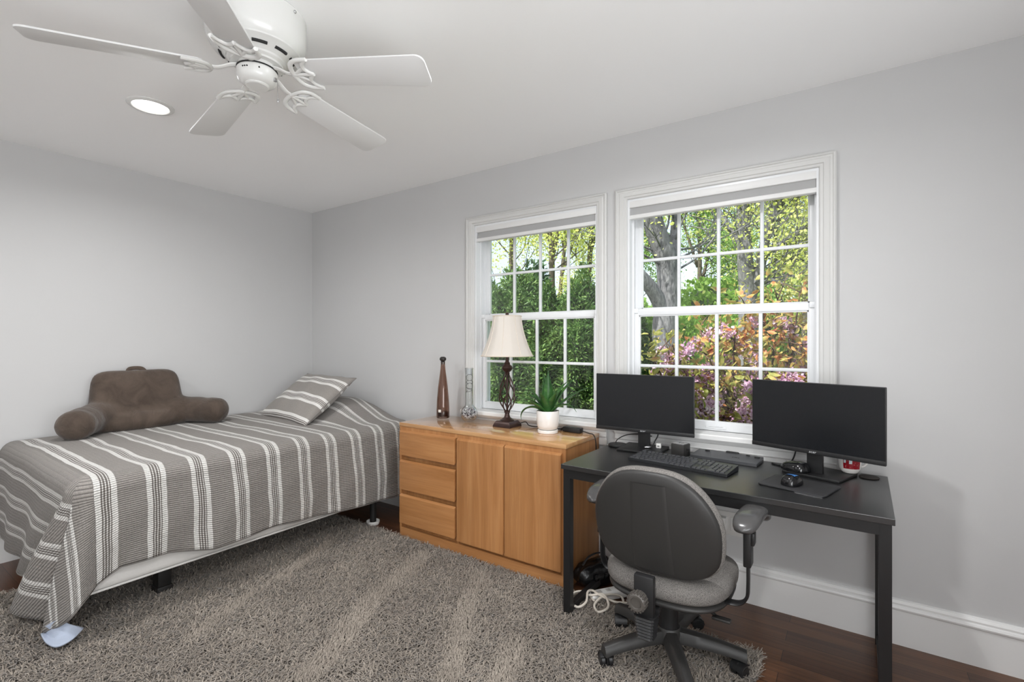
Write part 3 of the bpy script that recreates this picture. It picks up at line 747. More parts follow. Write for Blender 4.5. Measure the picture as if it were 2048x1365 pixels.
M_brownglass = glass('smoked_brown_glass', (0.52, 0.37, 0.30), 0.03)
bt = thing('tall_bottle', 'tall tapering brown glass bottle with a round stopper on the oak cabinet', 'bottle', (1.725, -0.135, CZ))
b = B(); b.lathe([(0.0, 0.003), (0.040, 0.001), (0.0445, 0.006), (0.0445, 0.06), (0.041, 0.13), (0.034, 0.21), (0.025, 0.28), (0.0175, 0.335), (0.0150, 0.365), (0.0145, 0.383), (0.0115, 0.383), (0.012, 0.365), (0.0145, 0.335), (0.0215, 0.28), (0.030, 0.21), (0.037, 0.13), (0.0405, 0.06), (0.040, 0.012), (0.0, 0.010)], 8 * 5)
b.done('body', M_brownglass, bt)
b = B(); b.lathe([(0.0, 0.368), (0.011, 0.368), (0.0115, 0.3815), (0.0165, 0.3825), (0.0165, 0.3855), (0.0115, 0.388), (0.016, 0.391), (0.0215, 0.397), (0.0235, 0.405), (0.0205, 0.414), (0.012, 0.420), (0.0, 0.418)], 28); b.done('stopper', pm('smoky_stopper', (48, 44, 42), 0.15), bt)
b = B(); b.lathe([(0.0, 0.0125), (0.0385, 0.0125), (0.0395, 0.045), (0.0, 0.045)], 30); b.done('liquid', glass('dark_amber_liquid', (0.16, 0.06, 0.05), 0.0, 1.33), bt)
b = B()
a0 = -1.18
V_ = b.grid(lambda u, v: (0.0450 * math.cos(a0 - 0.40 + 0.46 * u), 0.0450 * math.sin(a0 - 0.40 + 0.46 * u), 0.044 + 0.018 * v), 6, 2); b.done('label', pm('paper_label', (225, 222, 216), 0.7), bt)

def thin_glass():
    N = NT('clear_flask_glass'); tr = N.n('BsdfTransparent'); tr.inputs[0].default_value = (0.95, 0.96, 0.96, 1)
    gl = N.n('BsdfGlossy'); gl.inputs['Roughness'].default_value = 0.03
    lw = N.n('LayerWeight'); lw.inputs[0].default_value = 0.28; mx = N.n('MixShader')
    N.l(N.math('MINIMUM', lw.outputs['Facing'], 0.55), mx.inputs[0]); N.l(tr.outputs[0], mx.inputs[1]); N.l(gl.outputs[0], mx.inputs[2])
    N.l(mx.outputs[0], N.out.inputs[0]); return N.m
M_clear = thin_glass()
fl = thing('flask_bottle', 'clear long-necked glass flask with silver granules in its round base, on the oak cabinet', 'bottle', (1.952, -0.128, CZ))
b = B(); outer = [(0.0, 0.002), (0.030, 0.001), (0.042, 0.008), (0.054, 0.028), (0.058, 0.050), (0.054, 0.072), (0.043, 0.090), (0.031, 0.100), (0.0275, 0.112), (0.0270, 0.20), (0.0270, 0.338), (0.0285, 0.342), (0.0285, 0.350)]
b.lathe(outer + [(0.0240, 0.350), (0.0238, 0.115), (0.027, 0.103), (0.040, 0.087), (0.050, 0.070), (0.054, 0.050), (0.050, 0.030), (0.039, 0.012), (0.0, 0.008)], 40); b.done('flask_glass', M_clear, fl)
b = B(); b.lathe([(0.0, 0.306), (0.0232, 0.306), (0.0236, 0.345), (0.0, 0.345)], 28); b.done('stopper', pm('frosted_stopper', (206, 208, 210), 0.3), fl)
def granules():
    rng = random.Random(3); b = B(); n = 0
    while n < 420:
        p = Vector((rng.uniform(-1, 1), rng.uniform(-1, 1), rng.uniform(-0.85, 0.75)))
        if p.length > 1: continue
        p = p.normalized() * (p.length ** 0.22)
        q = Vector((p.x * 0.0475, p.y * 0.0475, 0.052 + p.z * 0.036)); r = rng.uniform(0.0030, 0.0062)
        bmesh.ops.create_icosphere(b.bm, subdivisions=1, radius=r, matrix=Matrix.Translation(q) @ Matrix.Diagonal((1, rng.uniform(0.5, 1), rng.uniform(0.5, 1), 1))); n += 1
    N = NT('silver_granules'); v = N.coord(); N.l(N.ramp(N.noise(v, 75, 0), [(0.40, lin((70, 62, 72))), (0.48, lin((190, 184, 190))), (0.56, lin((246, 244, 246)))]), N.b.inputs['Base Color'])
    N.b.inputs['Metallic'].default_value = 0.2; N.b.inputs['Roughness'].default_value = 0.3
    o = b.done('silver_granules', N.m, fl, smooth=False); o['kind'] = 'stuff'
granules()
b = B()                                                    # dark looping ornament printed around the neck
M_ink = pm('dark_print', (58, 56, 58), 0.4)
def on_neck(a, z): a += -0.75; return (0.0279 * math.cos(a), 0.0279 * math.sin(a), z)
for zc, rz_ in ((0.281, 0.020), (0.214, 0.0)):
    pass
for zc, hh in ((0.288, 0.021), (0.232, 0.020)):
    b.tube([on_neck(0.86 * math.sin(2 * PI * k / 24), zc + hh * math.cos(2 * PI * k / 24)) for k in range(25)], 0.0013, 6)
for s in (-1, 1):
    b.tube([on_neck(s * (0.35 + 0.55 * math.sin(PI * k / 12)), 0.272 - 0.026 * k / 12) for k in range(13)], 0.0013, 6)
b.tube([on_neck(-0.9 + 1.5 * math.sin(PI * k / 12), 0.222 - 0.030 * k / 12) for k in range(13)], 0.0013, 6)
b.tube([on_neck(0.62, 0.212 - 0.026 * k / 6) for k in range(7)], 0.0013, 6); b.tube([on_neck(-0.55 - 0.2 * k / 6, 0.206 - 0.012 * k / 6) for k in range(7)], 0.0013, 6)
b.done('printed_ornament', M_ink, fl)

# table lamp
M_bronze = pm('dark_bronze', (64, 46, 42), 0.32, 0.45, var=(30, 0.25), bump=(60, 0.06, 0.002))
lamp = thing('table_lamp', 'table lamp with cream bell shade and open twisted bronze stem', 'lamp', (2.275, -0.150, CZ))
b = B()
lv = [(0.064, 0.0), (0.064, 0.006), (0.058, 0.022), (0.050, 0.034), (0.047, 0.036)]
rows = [b.ring([(s * r, t_ * r, z) for s, t_ in ((-1, -1), (1, -1), (1, 1), (-1, 1))]) for r, z in lv]
for r0, r1 in zip(rows[:-1], rows[1:]): b.bridge(r0, r1)
b.cap(rows[0], True); b.cap(rows[-1])
b.lathe([(0.0, 0.036), (0.043, 0.036), (0.044, 0.040), (0.032, 0.048), (0.020, 0.056), (0.015, 0.070), (0.014, 0.082), (0.019, 0.086), (0.019, 0.092), (0.014, 0.096), (0.0, 0.096)], 28)
b.done('base', M_bronze, lamp, angle=30)
b = B(); b.cyl((0, 0, 0.09), (0, 0, 0.335), 0.0065, seg=12); b.done('stem', M_bronze, lamp)
for k in range(6):
    a0 = 2 * PI * k / 6; pts = []
    for i in range(25):
        f = i / 24; r = 0.011 + 0.039 * math.sin(PI * f ** 0.82) ** 1.1; a = a0 + f * 2.3; pts.append((r * math.cos(a), r * math.sin(a), 0.092 + 0.233 * f))
    b = B(); b.tube(pts, 0.0042, 8); b.done('twisted_bar', M_bronze, lamp)
b = B(); b.lathe([(0.0, 0.322), (0.014, 0.322), (0.017, 0.328), (0.014, 0.334), (0.024, 0.342), (0.033, 0.354), (0.035, 0.362), (0.031, 0.372), (0.021, 0.380), (0.017, 0.386), (0.019, 0.390), (0.012, 0.400), (0.0085, 0.418), (0.0085, 0.50), (0.0, 0.50)], 28); b.done('collar', M_bronze, lamp, angle=30)
def shade_mat():
    N = NT('cream_lamp_shade'); v = N.coord(); f = N.noise(v, 300, 2)
    N.b.inputs['Base Color'].default_value = (*lin((244, 238, 231)), 1); N.b.inputs['Roughness'].default_value = 0.85
    N.b.inputs['Sheen Weight'].default_value = 0.2
    tl = N.n('BsdfTranslucent'); tl.inputs[0].default_value = (*lin((252, 243, 233)), 1); mx = N.n('MixShader'); mx.inputs[0].default_value = 0.38
    N.l(N.b.outputs[0], mx.inputs[1]); N.l(tl.outputs[0], mx.inputs[2]); N.l(mx.outputs[0], N.out.inputs[0]); return N.m
M_lampshade = shade_mat()
NS = 8; SZ0, SZ1 = 0.436, 0.682
def shade_r(f): return 0.090 + (0.164 - 0.090) * (0.30 * f + 0.70 * f ** 2.0)      # f = 0 top .. 1 bottom
def shade_pt(u, f, off=0.0):
    a = 2 * PI * u + PI / 8; k = (a * NS / (2 * PI)) % 1.0; r = shade_r(f) * (1 - 0.035 * (1 - (2 * k - 1) ** 2) * 1.0) + off
    return (r * math.cos(a), r * math.sin(a), SZ1 - (SZ1 - SZ0) * f)
b = B(); b.grid(lambda u, v: shade_pt(u, v), 64, 20); so = b.done('lamp_shade', M_lampshade, lamp, weld=0.0004, angle=180)
M_trimcloth = pm('shade_piping', (222, 210, 196), 0.8)
b = B()
for k in range(NS): b.tube([shade_pt((k + 0.0) / NS - 1 / 16 + 1 / 16, i / 12, 0.0004) for i in range(13)], 0.0016, 6)
for f, r in ((0.0, 0.0030), (1.0, 0.0034)): b.tube([shade_pt(i / 64, f) for i in range(65)], r, 6)
b.done('shade_piping', M_trimcloth, so)
b = B()
for k in range(3): a = 2 * PI * k / 3; b.tube([(0, 0, 0.676), (0.088 * math.cos(a), 0.088 * math.sin(a), 0.676)], 0.0018, 6)
b.tube([(0, 0.012, 0.48), (0, 0.048, 0.53), (0, 0.05, 0.60), (0, 0.0, 0.676)], 0.0018, 6); b.done('shade_harp', M_bronze, lamp)
b = B(); b.ball((0, 0, 0.545), (0.030, 0.030, 0.040), 18, 10); b.done('bulb', M_white, lamp)
b = B(); b.lathe([(0.0, 0.676), (0.007, 0.677), (0.005, 0.684), (0.010, 0.690), (0.0115, 0.697), (0.008, 0.704), (0.0, 0.706)], 18); b.done('finial', M_bronze, lamp)
b = B(); b.tube(smoothpath([(0.05, 0.03, 0.008), (0.10, 0.05, 0.03), (0.13, 0.045, 0.012), (0.16, 0.06, 0.004), (0.20, 0.09, 0.004)], 8), 0.0028, 8); b.done('power_cord', M_rubber, lamp)

# potted plant
pl = thing('potted_plant', 'strappy green houseplant in a white ceramic pot on the oak cabinet', 'plant', (2.590, -0.190, CZ))
b = B(); b.lathe([(0.0, 0.0), (0.056, 0.0), (0.059, 0.003), (0.059, 0.017), (0.056, 0.019), (0.0, 0.019)], 40); b.done('saucer', M_ceramic, pl, angle=30)
b = B(); b.lathe([(0.0, 0.020), (0.046, 0.020), (0.056, 0.026), (0.063, 0.045), (0.066, 0.075), (0.0655, 0.125), (0.064, 0.128), (0.0605, 0.126), (0.060, 0.108), (0.0, 0.108)], 40); b.done('pot', M_ceramic, pl, angle=50)
b = B(); b.lathe([(0.0, 0.113), (0.045, 0.111), (0.0605, 0.109)], 24); b.done('soil', pm('potting_soil', (52, 40, 32), 0.95, bump=(80, 0.8, 0.01)), pl)
def leaf_mat():
    N = NT('plant_leaf'); v = N.coord(); f = N.noise(v, 26, 3)
    N.l(N.ramp(f, [(0.3, lin((32, 66, 34))), (0.6, lin((62, 108, 52))), (0.8, lin((96, 138, 66)))]), N.b.inputs['Base Color'])
    N.b.inputs['Roughness'].default_value = 0.32; N.b.inputs['Subsurface Weight'].default_value = 0.0; return N.m
M_leaf = leaf_mat()
def strap_leaf(az, ln, up, droop, w, twist=0.0):
    """curving strap: az = direction, up = starting elevation, droop = how far it bends over"""
    b = B(); n = 18; pos = Vector((0.018 * math.cos(az), 0.018 * math.sin(az), 0.108)); el = up; C = []
    for i in range(n + 1):
        f = i / n; C.append((pos.copy(), el, f)); el -= droop / n * (0.4 + 1.2 * f)
        pos = pos + Vector((math.cos(az) * math.cos(el), math.sin(az) * math.cos(el), math.sin(el))) * (ln / n)
    def fn(u, v):
        i = int(round(u * n)); p, e, f = C[i]
        ww = 1.2 * w * (0.55 + 0.75 * math.sin(PI * min(1, f * 0.95 + 0.12)) ** 0.8) * (1 - f ** 3.5) * 0.72 + 0.0006
        c = 2 * v - 1; az2 = az + twist * f
        lat = Vector((-math.sin(az2), math.cos(az2), 0)); nrm = Vector((-math.cos(az) * math.sin(e), -math.sin(az) * math.sin(e), math.cos(e)))
        return p + lat * (c * ww) + nrm * (abs(c) ** 1.6 * ww * 0.45)
    b.grid(fn, n, 4); o = b.done('leaf', M_leaf, pl, angle=180)
    sm = o.modifiers.new('thickness', 'SOLIDIFY'); sm.thickness = 0.0012
RT = YAW                                                   # picture-right direction in plan
for az, ln, up, dr, w in [(RT - PI / 2, 0.255, 1.50, -0.02, 0.029), (RT + 1.9, 0.235, 1.46, 0.15, 0.026), (RT + 0.10, 0.27, 1.12, 0.42, 0.023), (RT - 0.15, 0.275, 0.80, 0.45, 0.022), (RT + 0.45, 0.22, 1.25, 0.6, 0.022),
                          (RT - 0.5, 0.19, 0.95, 2.0, 0.016), (RT + PI - 0.1, 0.215, 1.22, 0.75, 0.021), (RT + PI + 0.15, 0.20, 1.0, 1.25, 0.023), (RT + PI - 0.35, 0.20, 0.72, 2.55, 0.021), (RT + PI + 0.55, 0.185, 0.80, 0.85, 0.020),
                          (RT - 1.15, 0.17, 1.18, 0.5, 0.024), (RT - 2.05, 0.17, 1.15, 0.55, 0.024), (RT + 1.2, 0.2, 1.15, 1.1, 0.02), (RT + 2.5, 0.19, 1.1, 1.2, 0.02)]:
    strap_leaf(az, ln, up, dr, w)

ad = thing('laptop_charger', 'black laptop charger brick with cables on the oak cabinet', 'charger', (2.705, -0.100, CZ), math.radians(-3))
b = B(); b.box(-0.058, 0.058, -0.022, 0.022, 0.0005, 0.030, 0.005); b.done('brick', M_plastic, ad)
b = B(); b.tube(smoothpath([(-0.058, 0, 0.015), (-0.075, 0, 0.014), (-0.085, 0.01, 0.010), (-0.098, -0.006, 0.008), (-0.105, 0.012, 0.006), (-0.086, 0.016, 0.005), (-0.08, 0.0, 0.005)], 6), 0.0042, 8); b.tube([(-0.070, 0.0, 0.015), (-0.056, 0, 0.015)], 0.007, 10); b.done('mains_lead', M_rubber, ad)
b = B(); b.tube(smoothpath([(0.058, 0, 0.014), (0.085, -0.002, 0.010), (0.112, -0.004, 0.006), (0.136, -0.006, 0.002), (0.150, -0.006, -0.03), (0.153, -0.004, -0.12), (0.150, 0.0, -0.25)], 8), 0.003, 8); b.done('output_lead', M_rubber, ad)

# ================================================================== desk
DR = math.radians(-0.8); DZ = 0.71; DW, DD = 1.220, 0.61
dk = thing('computer_desk', 'black computer desk with straight square metal legs', 'desk', (2.928, -0.644, 0), DR)
b = B(); b.box(0, DW, 0, DD, DZ - 0.022, DZ, 0.0015); 
M_desk = pm('black_desk_laminate', (28, 28, 29), 0.3, spec=1.0, bump=(500, 0.02, 0.001))
b.done('desk_top', M_desk, dk, smooth=False)
b = B(); F0 = 0.008
b.box(F0 + 0.03, DW - F0 - 0.03, F0, F0 + 0.028, DZ - 0.062, DZ - 0.0225, 0.001); b.box(F0 + 0.03, DW - F0 - 0.03, DD - F0 - 0.028, DD - F0, DZ - 0.062, DZ - 0.0225, 0.001)
for x in (F0, DW - F0 - 0.03): b.box(x, x + 0.03, F0 + 0.03, DD - F0 - 0.03, DZ - 0.062, DZ - 0.0225, 0.001)
b.done('frame_rails', M_black, dk, smooth=False)
for x in (F0, DW - F0 - 0.035):
    for y in (F0, DD - F0 - 0.035):
        b = B(); b.box(x, x + 0.035, y, y + 0.035, 0.012, DZ - 0.0225, 0.0015); lg = b.done('leg', M_black, dk, smooth=False)
        b = B(); b.cyl((x + 0.0175, y + 0.0175, 0.0005), (x + 0.0175, y + 0.0175, 0.0125), 0.012, seg=14); b.done('levelling_foot', M_plastic, lg)
for x in (F0 + 0.004, DW - F0 - 0.031):
    b = B(); b.box(x, x + 0.027, F0 + 0.035, DD - F0 - 0.035, 0.025, 0.055, 0.001); b.done('side_rail', M_black, dk, smooth=False)

# monitors
M_screen = pm('monitor_screen', (20, 22, 25), 0.25, spec=0.5)
M_logo = pm('printed_logo_grey', (196, 198, 200), 0.4)
def monitor(label, sx, sy, bx, by, rz, cable):
    """panel centre (sx, sy), base centre (bx, by)"""
    m = thing('monitor', label, 'monitor', (bx, by, DZ), rz, 'computer monitors')
    R = Matrix.Rotation(-rz, 3, 'Z'); o = R @ Vector((sx - bx, sy - by, 0)); fy = o.y; ox = o.x
    W2, Z0, Z1 = 0.256, 0.092, 0.392
    b = B(); b.box(ox - W2, ox + W2, fy, fy + 0.012, Z0, Z1, 0.0025)
    b.prism([(ox - 0.20, Z0 + 0.03), (ox + 0.20, Z0 + 0.03), (ox + 0.20, Z1 - 0.06), (ox - 0.20, Z1 - 0.06)], fy + 0.012, fy + 0.034, 1, 0.006); b.done('housing', M_plastic, m)
    b = B(); b.box(ox - W2 + 0.003, ox + W2 - 0.003, fy - 0.0010, fy + 0.001, Z0 + 0.019, Z1 - 0.003); b.done('screen', M_screen, m, smooth=False)
    b = B(); b.box(ox - W2, ox + W2, fy - 0.0022, fy + 0.002, Z0, Z0 + 0.0185, 0.001); bz = b.done('bottom_bezel', M_plastic, m)
    cu = bpy.data.curves.new('logo', 'FONT'); cu.body = 'acer'; cu.size = 0.0148; cu.align_x = 'CENTER'; cu.align_y = 'CENTER'; cu.extrude = 0.0002; cu.shear = 0.25; cu.space_character = 1.1
    cu.materials.append(M_logo); tmp = bpy.data.objects.new('logo_text', cu); COL.objects.link(tmp); me = bpy.data.meshes.new_from_object(tmp); bpy.data.objects.remove(tmp)
    t = bpy.data.objects.new('logo', me); COL.objects.link(t); t.parent = m; t.location = (ox, fy - 0.0025, Z0 + 0.0095); t.rotation_euler = (PI / 2, 0, 0)
    b = B(); b.box(ox - 0.031, ox + 0.031, fy + 0.018, fy + 0.034, 0.010, 0.20, 0.003); b.done('stand_neck', M_plastic, m)
    b = B(); b.box(-0.110, 0.110, -0.096, 0.100, 0.0005, 0.012, 0.003); b.done('stand_base', M_black, m)
    b = B(); b.tube(smoothpath([(ox + c[0], fy + c[1], c[2]) for c in cable], 8), 0.0032, 8); b.done('power_cable', M_rubber, m)
    return m
monitor('black monitor in front of the gap between the windows, beside the oak cabinet', 3.141, -0.158, 3.135, -0.136, math.radians(3), [(0.06, 0.03, 0.16), (0.07, 0.035, 0.09), (0.055, 0.03, 0.05), (0.047, 0.012, 0.025), (0.046, -0.006, 0.017)])
monitor('black monitor angled at the desk end, with the red and white mug behind it', 3.897, -0.222, 3.918, -0.172, math.radians(-18.5), [(-0.075, 0.035, 0.16), (-0.085, 0.04, 0.08), (-0.11, 0.05, 0.03), (-0.16, 0.06, 0.004), (-0.20, 0.07, 0.004)])

# keyboards
M_key = pm('keycap_plastic', (62, 63, 66), 0.38)
M_kbody = pm('keyboard_body', (34, 35, 37), 0.38)
kb = thing('keyboard', 'black full-size keyboard on the desk behind the chair back', 'keyboard', (3.390, -0.350, DZ), math.radians(-7.2))
b = B(); b.prism([(-0.075, 0.001), (0.075, 0.001), (0.075, 0.024), (-0.075, 0.013)], -0.228, 0.228, 0, 0.003); b.done('keyboard_body', M_kbody, kb)
b = B()
def key(x0, w, row):
    y1 = 0.066 - row * 0.0222 - (0.006 if row > 0 else 0); y0 = y1 - 0.018
    if row == 0: y0 = y1 - 0.013
    zf = lambda y: 0.013 + (y + 0.075) / 0.15 * 0.011
    a = b.ring([(x0, y0, zf(y0)), (x0 + w, y0, zf(y0)), (x0 + w, y1, zf(y1)), (x0, y1, zf(y1))])
    c = b.ring([(x0 + 0.0014, y0 + 0.001, zf(y0) + 0.0045), (x0 + w - 0.0014, y0 + 0.001, zf(y0) + 0.0045), (x0 + w - 0.0014, y1 - 0.0018, zf(y1) + 0.0045), (x0 + 0.0014, y1 - 0.0018, zf(y1) + 0.0045)])
    b.bridge(a, c); b.cap(c)
U = 0.0193
rows = [[1] * 1 + [0.5] + [1] * 4 + [0.35] + [1] * 4 + [0.35] + [1] * 4, [1] * 13 + [2], [1.5] + [1] * 12 + [1.5], [1.75] + [1] * 11 + [2.25], [2.25] + [1] * 10 + [2.75], [1.25, 1.25, 1.25, 6.25, 1.25, 1.25, 1.25, 1.25]]
for r, ws in enumerate(rows):
    x = -0.220
    for w in ws:
        if w < 0.6: x += w * U * (1.0 if r else 1.0); continue
        key(x + 0.0012, w * U - 0.0024, r); x += w * U
    x0 = -0.220 + 15 * U + 0.006
    cols = {0: [0, 1, 2], 1: [0, 1, 2], 2: [0, 1, 2], 4: [1], 5: [0, 1, 2]}.get(r, [])
    for c in cols: key(x0 + c * U + 0.0012, U - 0.0024, r)
    x1 = x0 + 3 * U + 0.005
    if r in (1, 2, 3, 4):
        for c in range(4): key(x1 + c * U + 0.0012, U - 0.0024, r)
    if r == 5: key(x1 + 0.0012, 2 * U - 0.0024, r); key(x1 + 2 * U + 0.0012, U - 0.0024, r); key(x1 + 3 * U + 0.0012, U - 0.0024, r)
b.done('keycaps', M_key, kb, smooth=False)
b = B(); b.tube(smoothpath([(0.02, 0.073, 0.014), (0.02, 0.11, 0.006), (0.0, 0.13, 0.004), (-0.03, 0.15, 0.004)], 6), 0.0022, 6); b.done('cable', M_rubber, kb)
k2 = thing('spare_keyboard', 'dark grey keyboard lying face down along the back of the desk by the window sill', 'keyboard', (3.538, -0.122, DZ), math.radians(-5))
b = B(); b.prism([(-0.064, 0.001), (0.064, 0.001), (0.064, 0.022), (-0.064, 0.014)], -0.150, 0.150, 0, 0.003); b.done('keyboard_body', pm('grey_plastic', (70, 71, 74), 0.35), k2)
zb_ = lambda y: 0.014 + (y + 0.064) / 0.128 * 0.008
for x, y, w, h in ((-0.10, 0.040, 0.020, 0.010), (0.128, 0.036, 0.022, 0.014), (0.085, 0.050, 0.016, 0.008)):
    b = B(); b.box(x - w / 2, x + w / 2, y - h / 2, y + h / 2, zb_(y) - 0.002, zb_(y) + 0.005, 0.001); b.done('flip_foot', M_rubber, k2)
b = B()
for x in (0.030, 0.040, 0.047, 0.056): b.box(x, x + 0.0045, -0.010, -0.002, zb_(-0.006) - 0.001, zb_(-0.006) + 0.0006)
b.done('dark_marks', M_rubber, k2, smooth=False)
b = B(); b.box(-0.02, 0.04, 0.060, 0.076, 0.012, 0.028, 0.004); b.done('cable_guide', M_rubber, k2)

# small things on the desk
cb = thing('travel_adapter', 'black cube travel plug adapter with sockets on top, between the keyboards', 'plug adapter', (3.338, -0.172, DZ), math.radians(-12))
b = B(); b.box(-0.035, 0.035, -0.034, 0.034, 0.0005, 0.064, 0.006); b.done('body', M_darkplastic, cb)
b = B(); b.box(-0.030, 0.030, -0.029, 0.029, 0.0635, 0.0655, 0.001); sf = b.done('socket_face', pm('satin_grey_plastic', (150, 150, 152), 0.3), cb); tag(sf, 'satin grey top face')
b = B()
for x, y, w, h in ((-0.008, 0.014, 0.012, 0.004), (0.012, 0.004, 0.010, 0.005), (-0.002, -0.008, 0.004, 0.010), (0.014, -0.014, 0.007, 0.004)): b.box(x - w / 2, x + w / 2, y - h / 2, y + h / 2, 0.0650, 0.0659)
b.done('socket_holes', M_slot, sf, smooth=False)
b = B(); b.box(0.0345, 0.046, -0.008, 0.004, 0.034, 0.044, 0.002); b.box(0.0345, 0.040, 0.010, 0.020, 0.020, 0.028, 0.002); b.done('side_switch', M_plastic, cb)
wc = thing('charger_cube', 'small white cube charger on the foot of the monitor beside the cabinet', 'charger', (3.208, -0.106, DZ + 0.0122), math.radians(8))
b = B(); b.box(-0.013, 0.013, -0.013, 0.013, 0.0, 0.026, 0.004); b.done('body', M_white, wc)
b = B(); b.box(-0.005, 0.005, -0.0136, -0.012, 0.010, 0.014); b.done('port', M_slot, wc, smooth=False)
sp = thing('cable_plug', 'small silver cable plug lying on the monitor foot beside the white charger cube', 'plug', (3.166, -0.150, DZ + 0.0122), math.radians(35))
b = B(); b.tube([(-0.018, 0, 0.006), (-0.008, 0, 0.007), (0.008, 0, 0.007), (0.020, 0, 0.005)], [0.003, 0.006, 0.006, 0.004], 12); b.done('metal_shell', M_chrome, sp)
b = B(); b.tube([(-0.024, 0, 0.006), (-0.017, 0, 0.006)], 0.0032, 8); b.done('plug_tip', M_rubber, sp)
pk = thing('charging_pad', 'round black charging pad at the desk end beside the oak cabinet', 'charging pad', (2.992, -0.130, DZ))
b = B(); b.lathe([(0.0, 0.0005), (0.046, 0.0005), (0.050, 0.004), (0.050, 0.009), (0.046, 0.013), (0.0, 0.013)], 36); b.done('pad', M_plastic, pk, angle=40)
b = B(); b.tube(smoothpath([(-0.025, 0.028, 0.008), (-0.015, 0.040, 0.030), (0.03, 0.060, 0.055), (0.10, 0.075, 0.064), (0.16, 0.08, 0.058)], 8), 0.0026, 8); b.done('cable', M_rubber, pk)

mp = thing('mouse_pad', 'dark grey mouse pad under the mouse with the painted blue reflection', 'mouse pad', (3.862, -0.420, DZ), math.radians(-14.5))
def rrect(w, h, r, n=5):
    P = []
    for cx_, cy_, a in ((w - r, h - r, 0), (-w + r, h - r, PI / 2), (-w + r, -h + r, PI), (w - r, -h + r, 1.5 * PI)):
        for k in range(n + 1): P.append((cx_ + r * math.cos(a + PI / 2 * k / n), cy_ + r * math.sin(a + PI / 2 * k / n)))
    return P
b = B(); b.prism(rrect(0.118, 0.096, 0.016), 0.002, 0.0060, 2, 0.001); b.done('pad', pm('mouse_pad_cloth', (46, 46, 48), 0.6, bump=(400, 0.1, 0.001)), mp, angle=30)
b = B(); b.box(0.02, 0.112, -0.101, -0.06, 0.0004, 0.0018); b.done('foil_backing', M_chrome, mp, smooth=False)
def mouse(name, label, loc, rz, L, Wd, H, reflection):
    m = thing(name, label, 'mouse', loc, rz)
    def fn(u, v):
        a = 2 * PI * u; f = v * PI / 2; q = (abs(math.cos(a)) ** 2.7 + abs(math.sin(a)) ** 2.7) ** (-1 / 2.7)
        r = math.cos(f) ** 0.62; x = Wd * q * math.cos(a) * r; y = L * q * math.sin(a) * r
        return (x * (1 - 0.10 * (y / L)), y, 0.002 + H * math.sin(f) ** 0.9 * (1 - 0.22 * (y / L)))
    b = B(); b.grid(fn, 36, 12); b.done('shell', M_gloss, m, weld=0.0002, angle=180)
    b = B(); b.box(-0.0035, 0.0035, L * 0.30, L * 0.62, H * 0.72, H * 0.93, 0.003); b.done('scroll_wheel', M_chrome, m)
    if reflection:  # blue reflection painted as a glossy patch over the shell
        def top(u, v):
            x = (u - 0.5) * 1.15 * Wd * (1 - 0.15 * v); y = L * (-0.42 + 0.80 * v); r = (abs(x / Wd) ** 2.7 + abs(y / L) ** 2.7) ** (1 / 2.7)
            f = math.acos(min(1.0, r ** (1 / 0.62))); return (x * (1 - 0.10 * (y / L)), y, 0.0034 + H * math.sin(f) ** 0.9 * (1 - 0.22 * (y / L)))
        b = B(); b.grid(top, 10, 10); tag(b.done('painted_blue_reflection', pm('blue_reflection_gloss', (70, 130, 200), 0.12), m, angle=180), 'painted pale blue inset')
    else:
        b = B(); b.tube([fn(0.25, v) for v in (0.28, 0.45, 0.62, 0.80)], 0.0011, 6); b.done('button_seam', M_slot, m)
    return m
mouse('computer_mouse', 'glossy black mouse on the mouse pad, a blue reflection painted on its shell', (3.842, -0.430, DZ + 0.006), math.radians(-22), 0.050, 0.031, 0.036, True)
mouse('wide_mouse', 'wide glossy black mouse on the foot of the angled monitor', (3.832, -0.204, DZ + 0.0125), math.radians(62), 0.058, 0.042, 0.036, False)
mg = thing('mug', 'white mug with a red panel behind the angled monitor', 'mug', (4.026, -0.118, DZ + 0.0125))
b = B(); b.lathe([(0.0, 0.001), (0.026, 0.001), (0.033, 0.008), (0.039, 0.020), (0.041, 0.040), (0.0415, 0.092), (0.0405, 0.094), (0.0385, 0.092), (0.038, 0.040), (0.034, 0.018), (0.0, 0.008)], 36); b.done('cup', M_ceramic, mg)
b = B(); a = YAW - 0.15; dx_, dy_ = math.cos(a), math.sin(a)
b.tube(smoothpath([(dx_ * r, dy_ * r, z) for r, z in ((0.039, 0.078), (0.058, 0.080), (0.068, 0.062), (0.066, 0.042), (0.054, 0.028), (0.038, 0.024))], 6), 0.0052, 10, flat=(0.8, 1.2)); b.done('handle', M_ceramic, mg)
def redprint():
    N = NT('red_snowy_print'); v = N.n('TexVoronoi'); v.inputs['Scale'].default_value = 130; N.l(N.coord(), v.inputs['Vector'])
    N.l(N.ramp(v.outputs['Distance'], [(0.0, (0.85, 0.82, 0.82)), (0.20, lin((152, 18, 32))), (1.0, lin((140, 14, 28)))]), N.b.inputs['Base Color']); N.b.inputs['Roughness'].default_value = 0.15; return N.m
def mugr(z): return float(np.interp(z, [0.020, 0.040, 0.092], [0.0394, 0.0414, 0.0419]))
b = B(); ac = YAW - PI / 2 - 0.25
b.grid(lambda u, v: (mugr(0.022 + 0.062 * v) * math.cos(ac - 0.95 + 1.6 * u), mugr(0.022 + 0.062 * v) * math.sin(ac - 0.95 + 1.6 * u), 0.022 + 0.062 * v), 16, 6); b.done('red_panel', redprint(), mg, angle=180)
b = B()
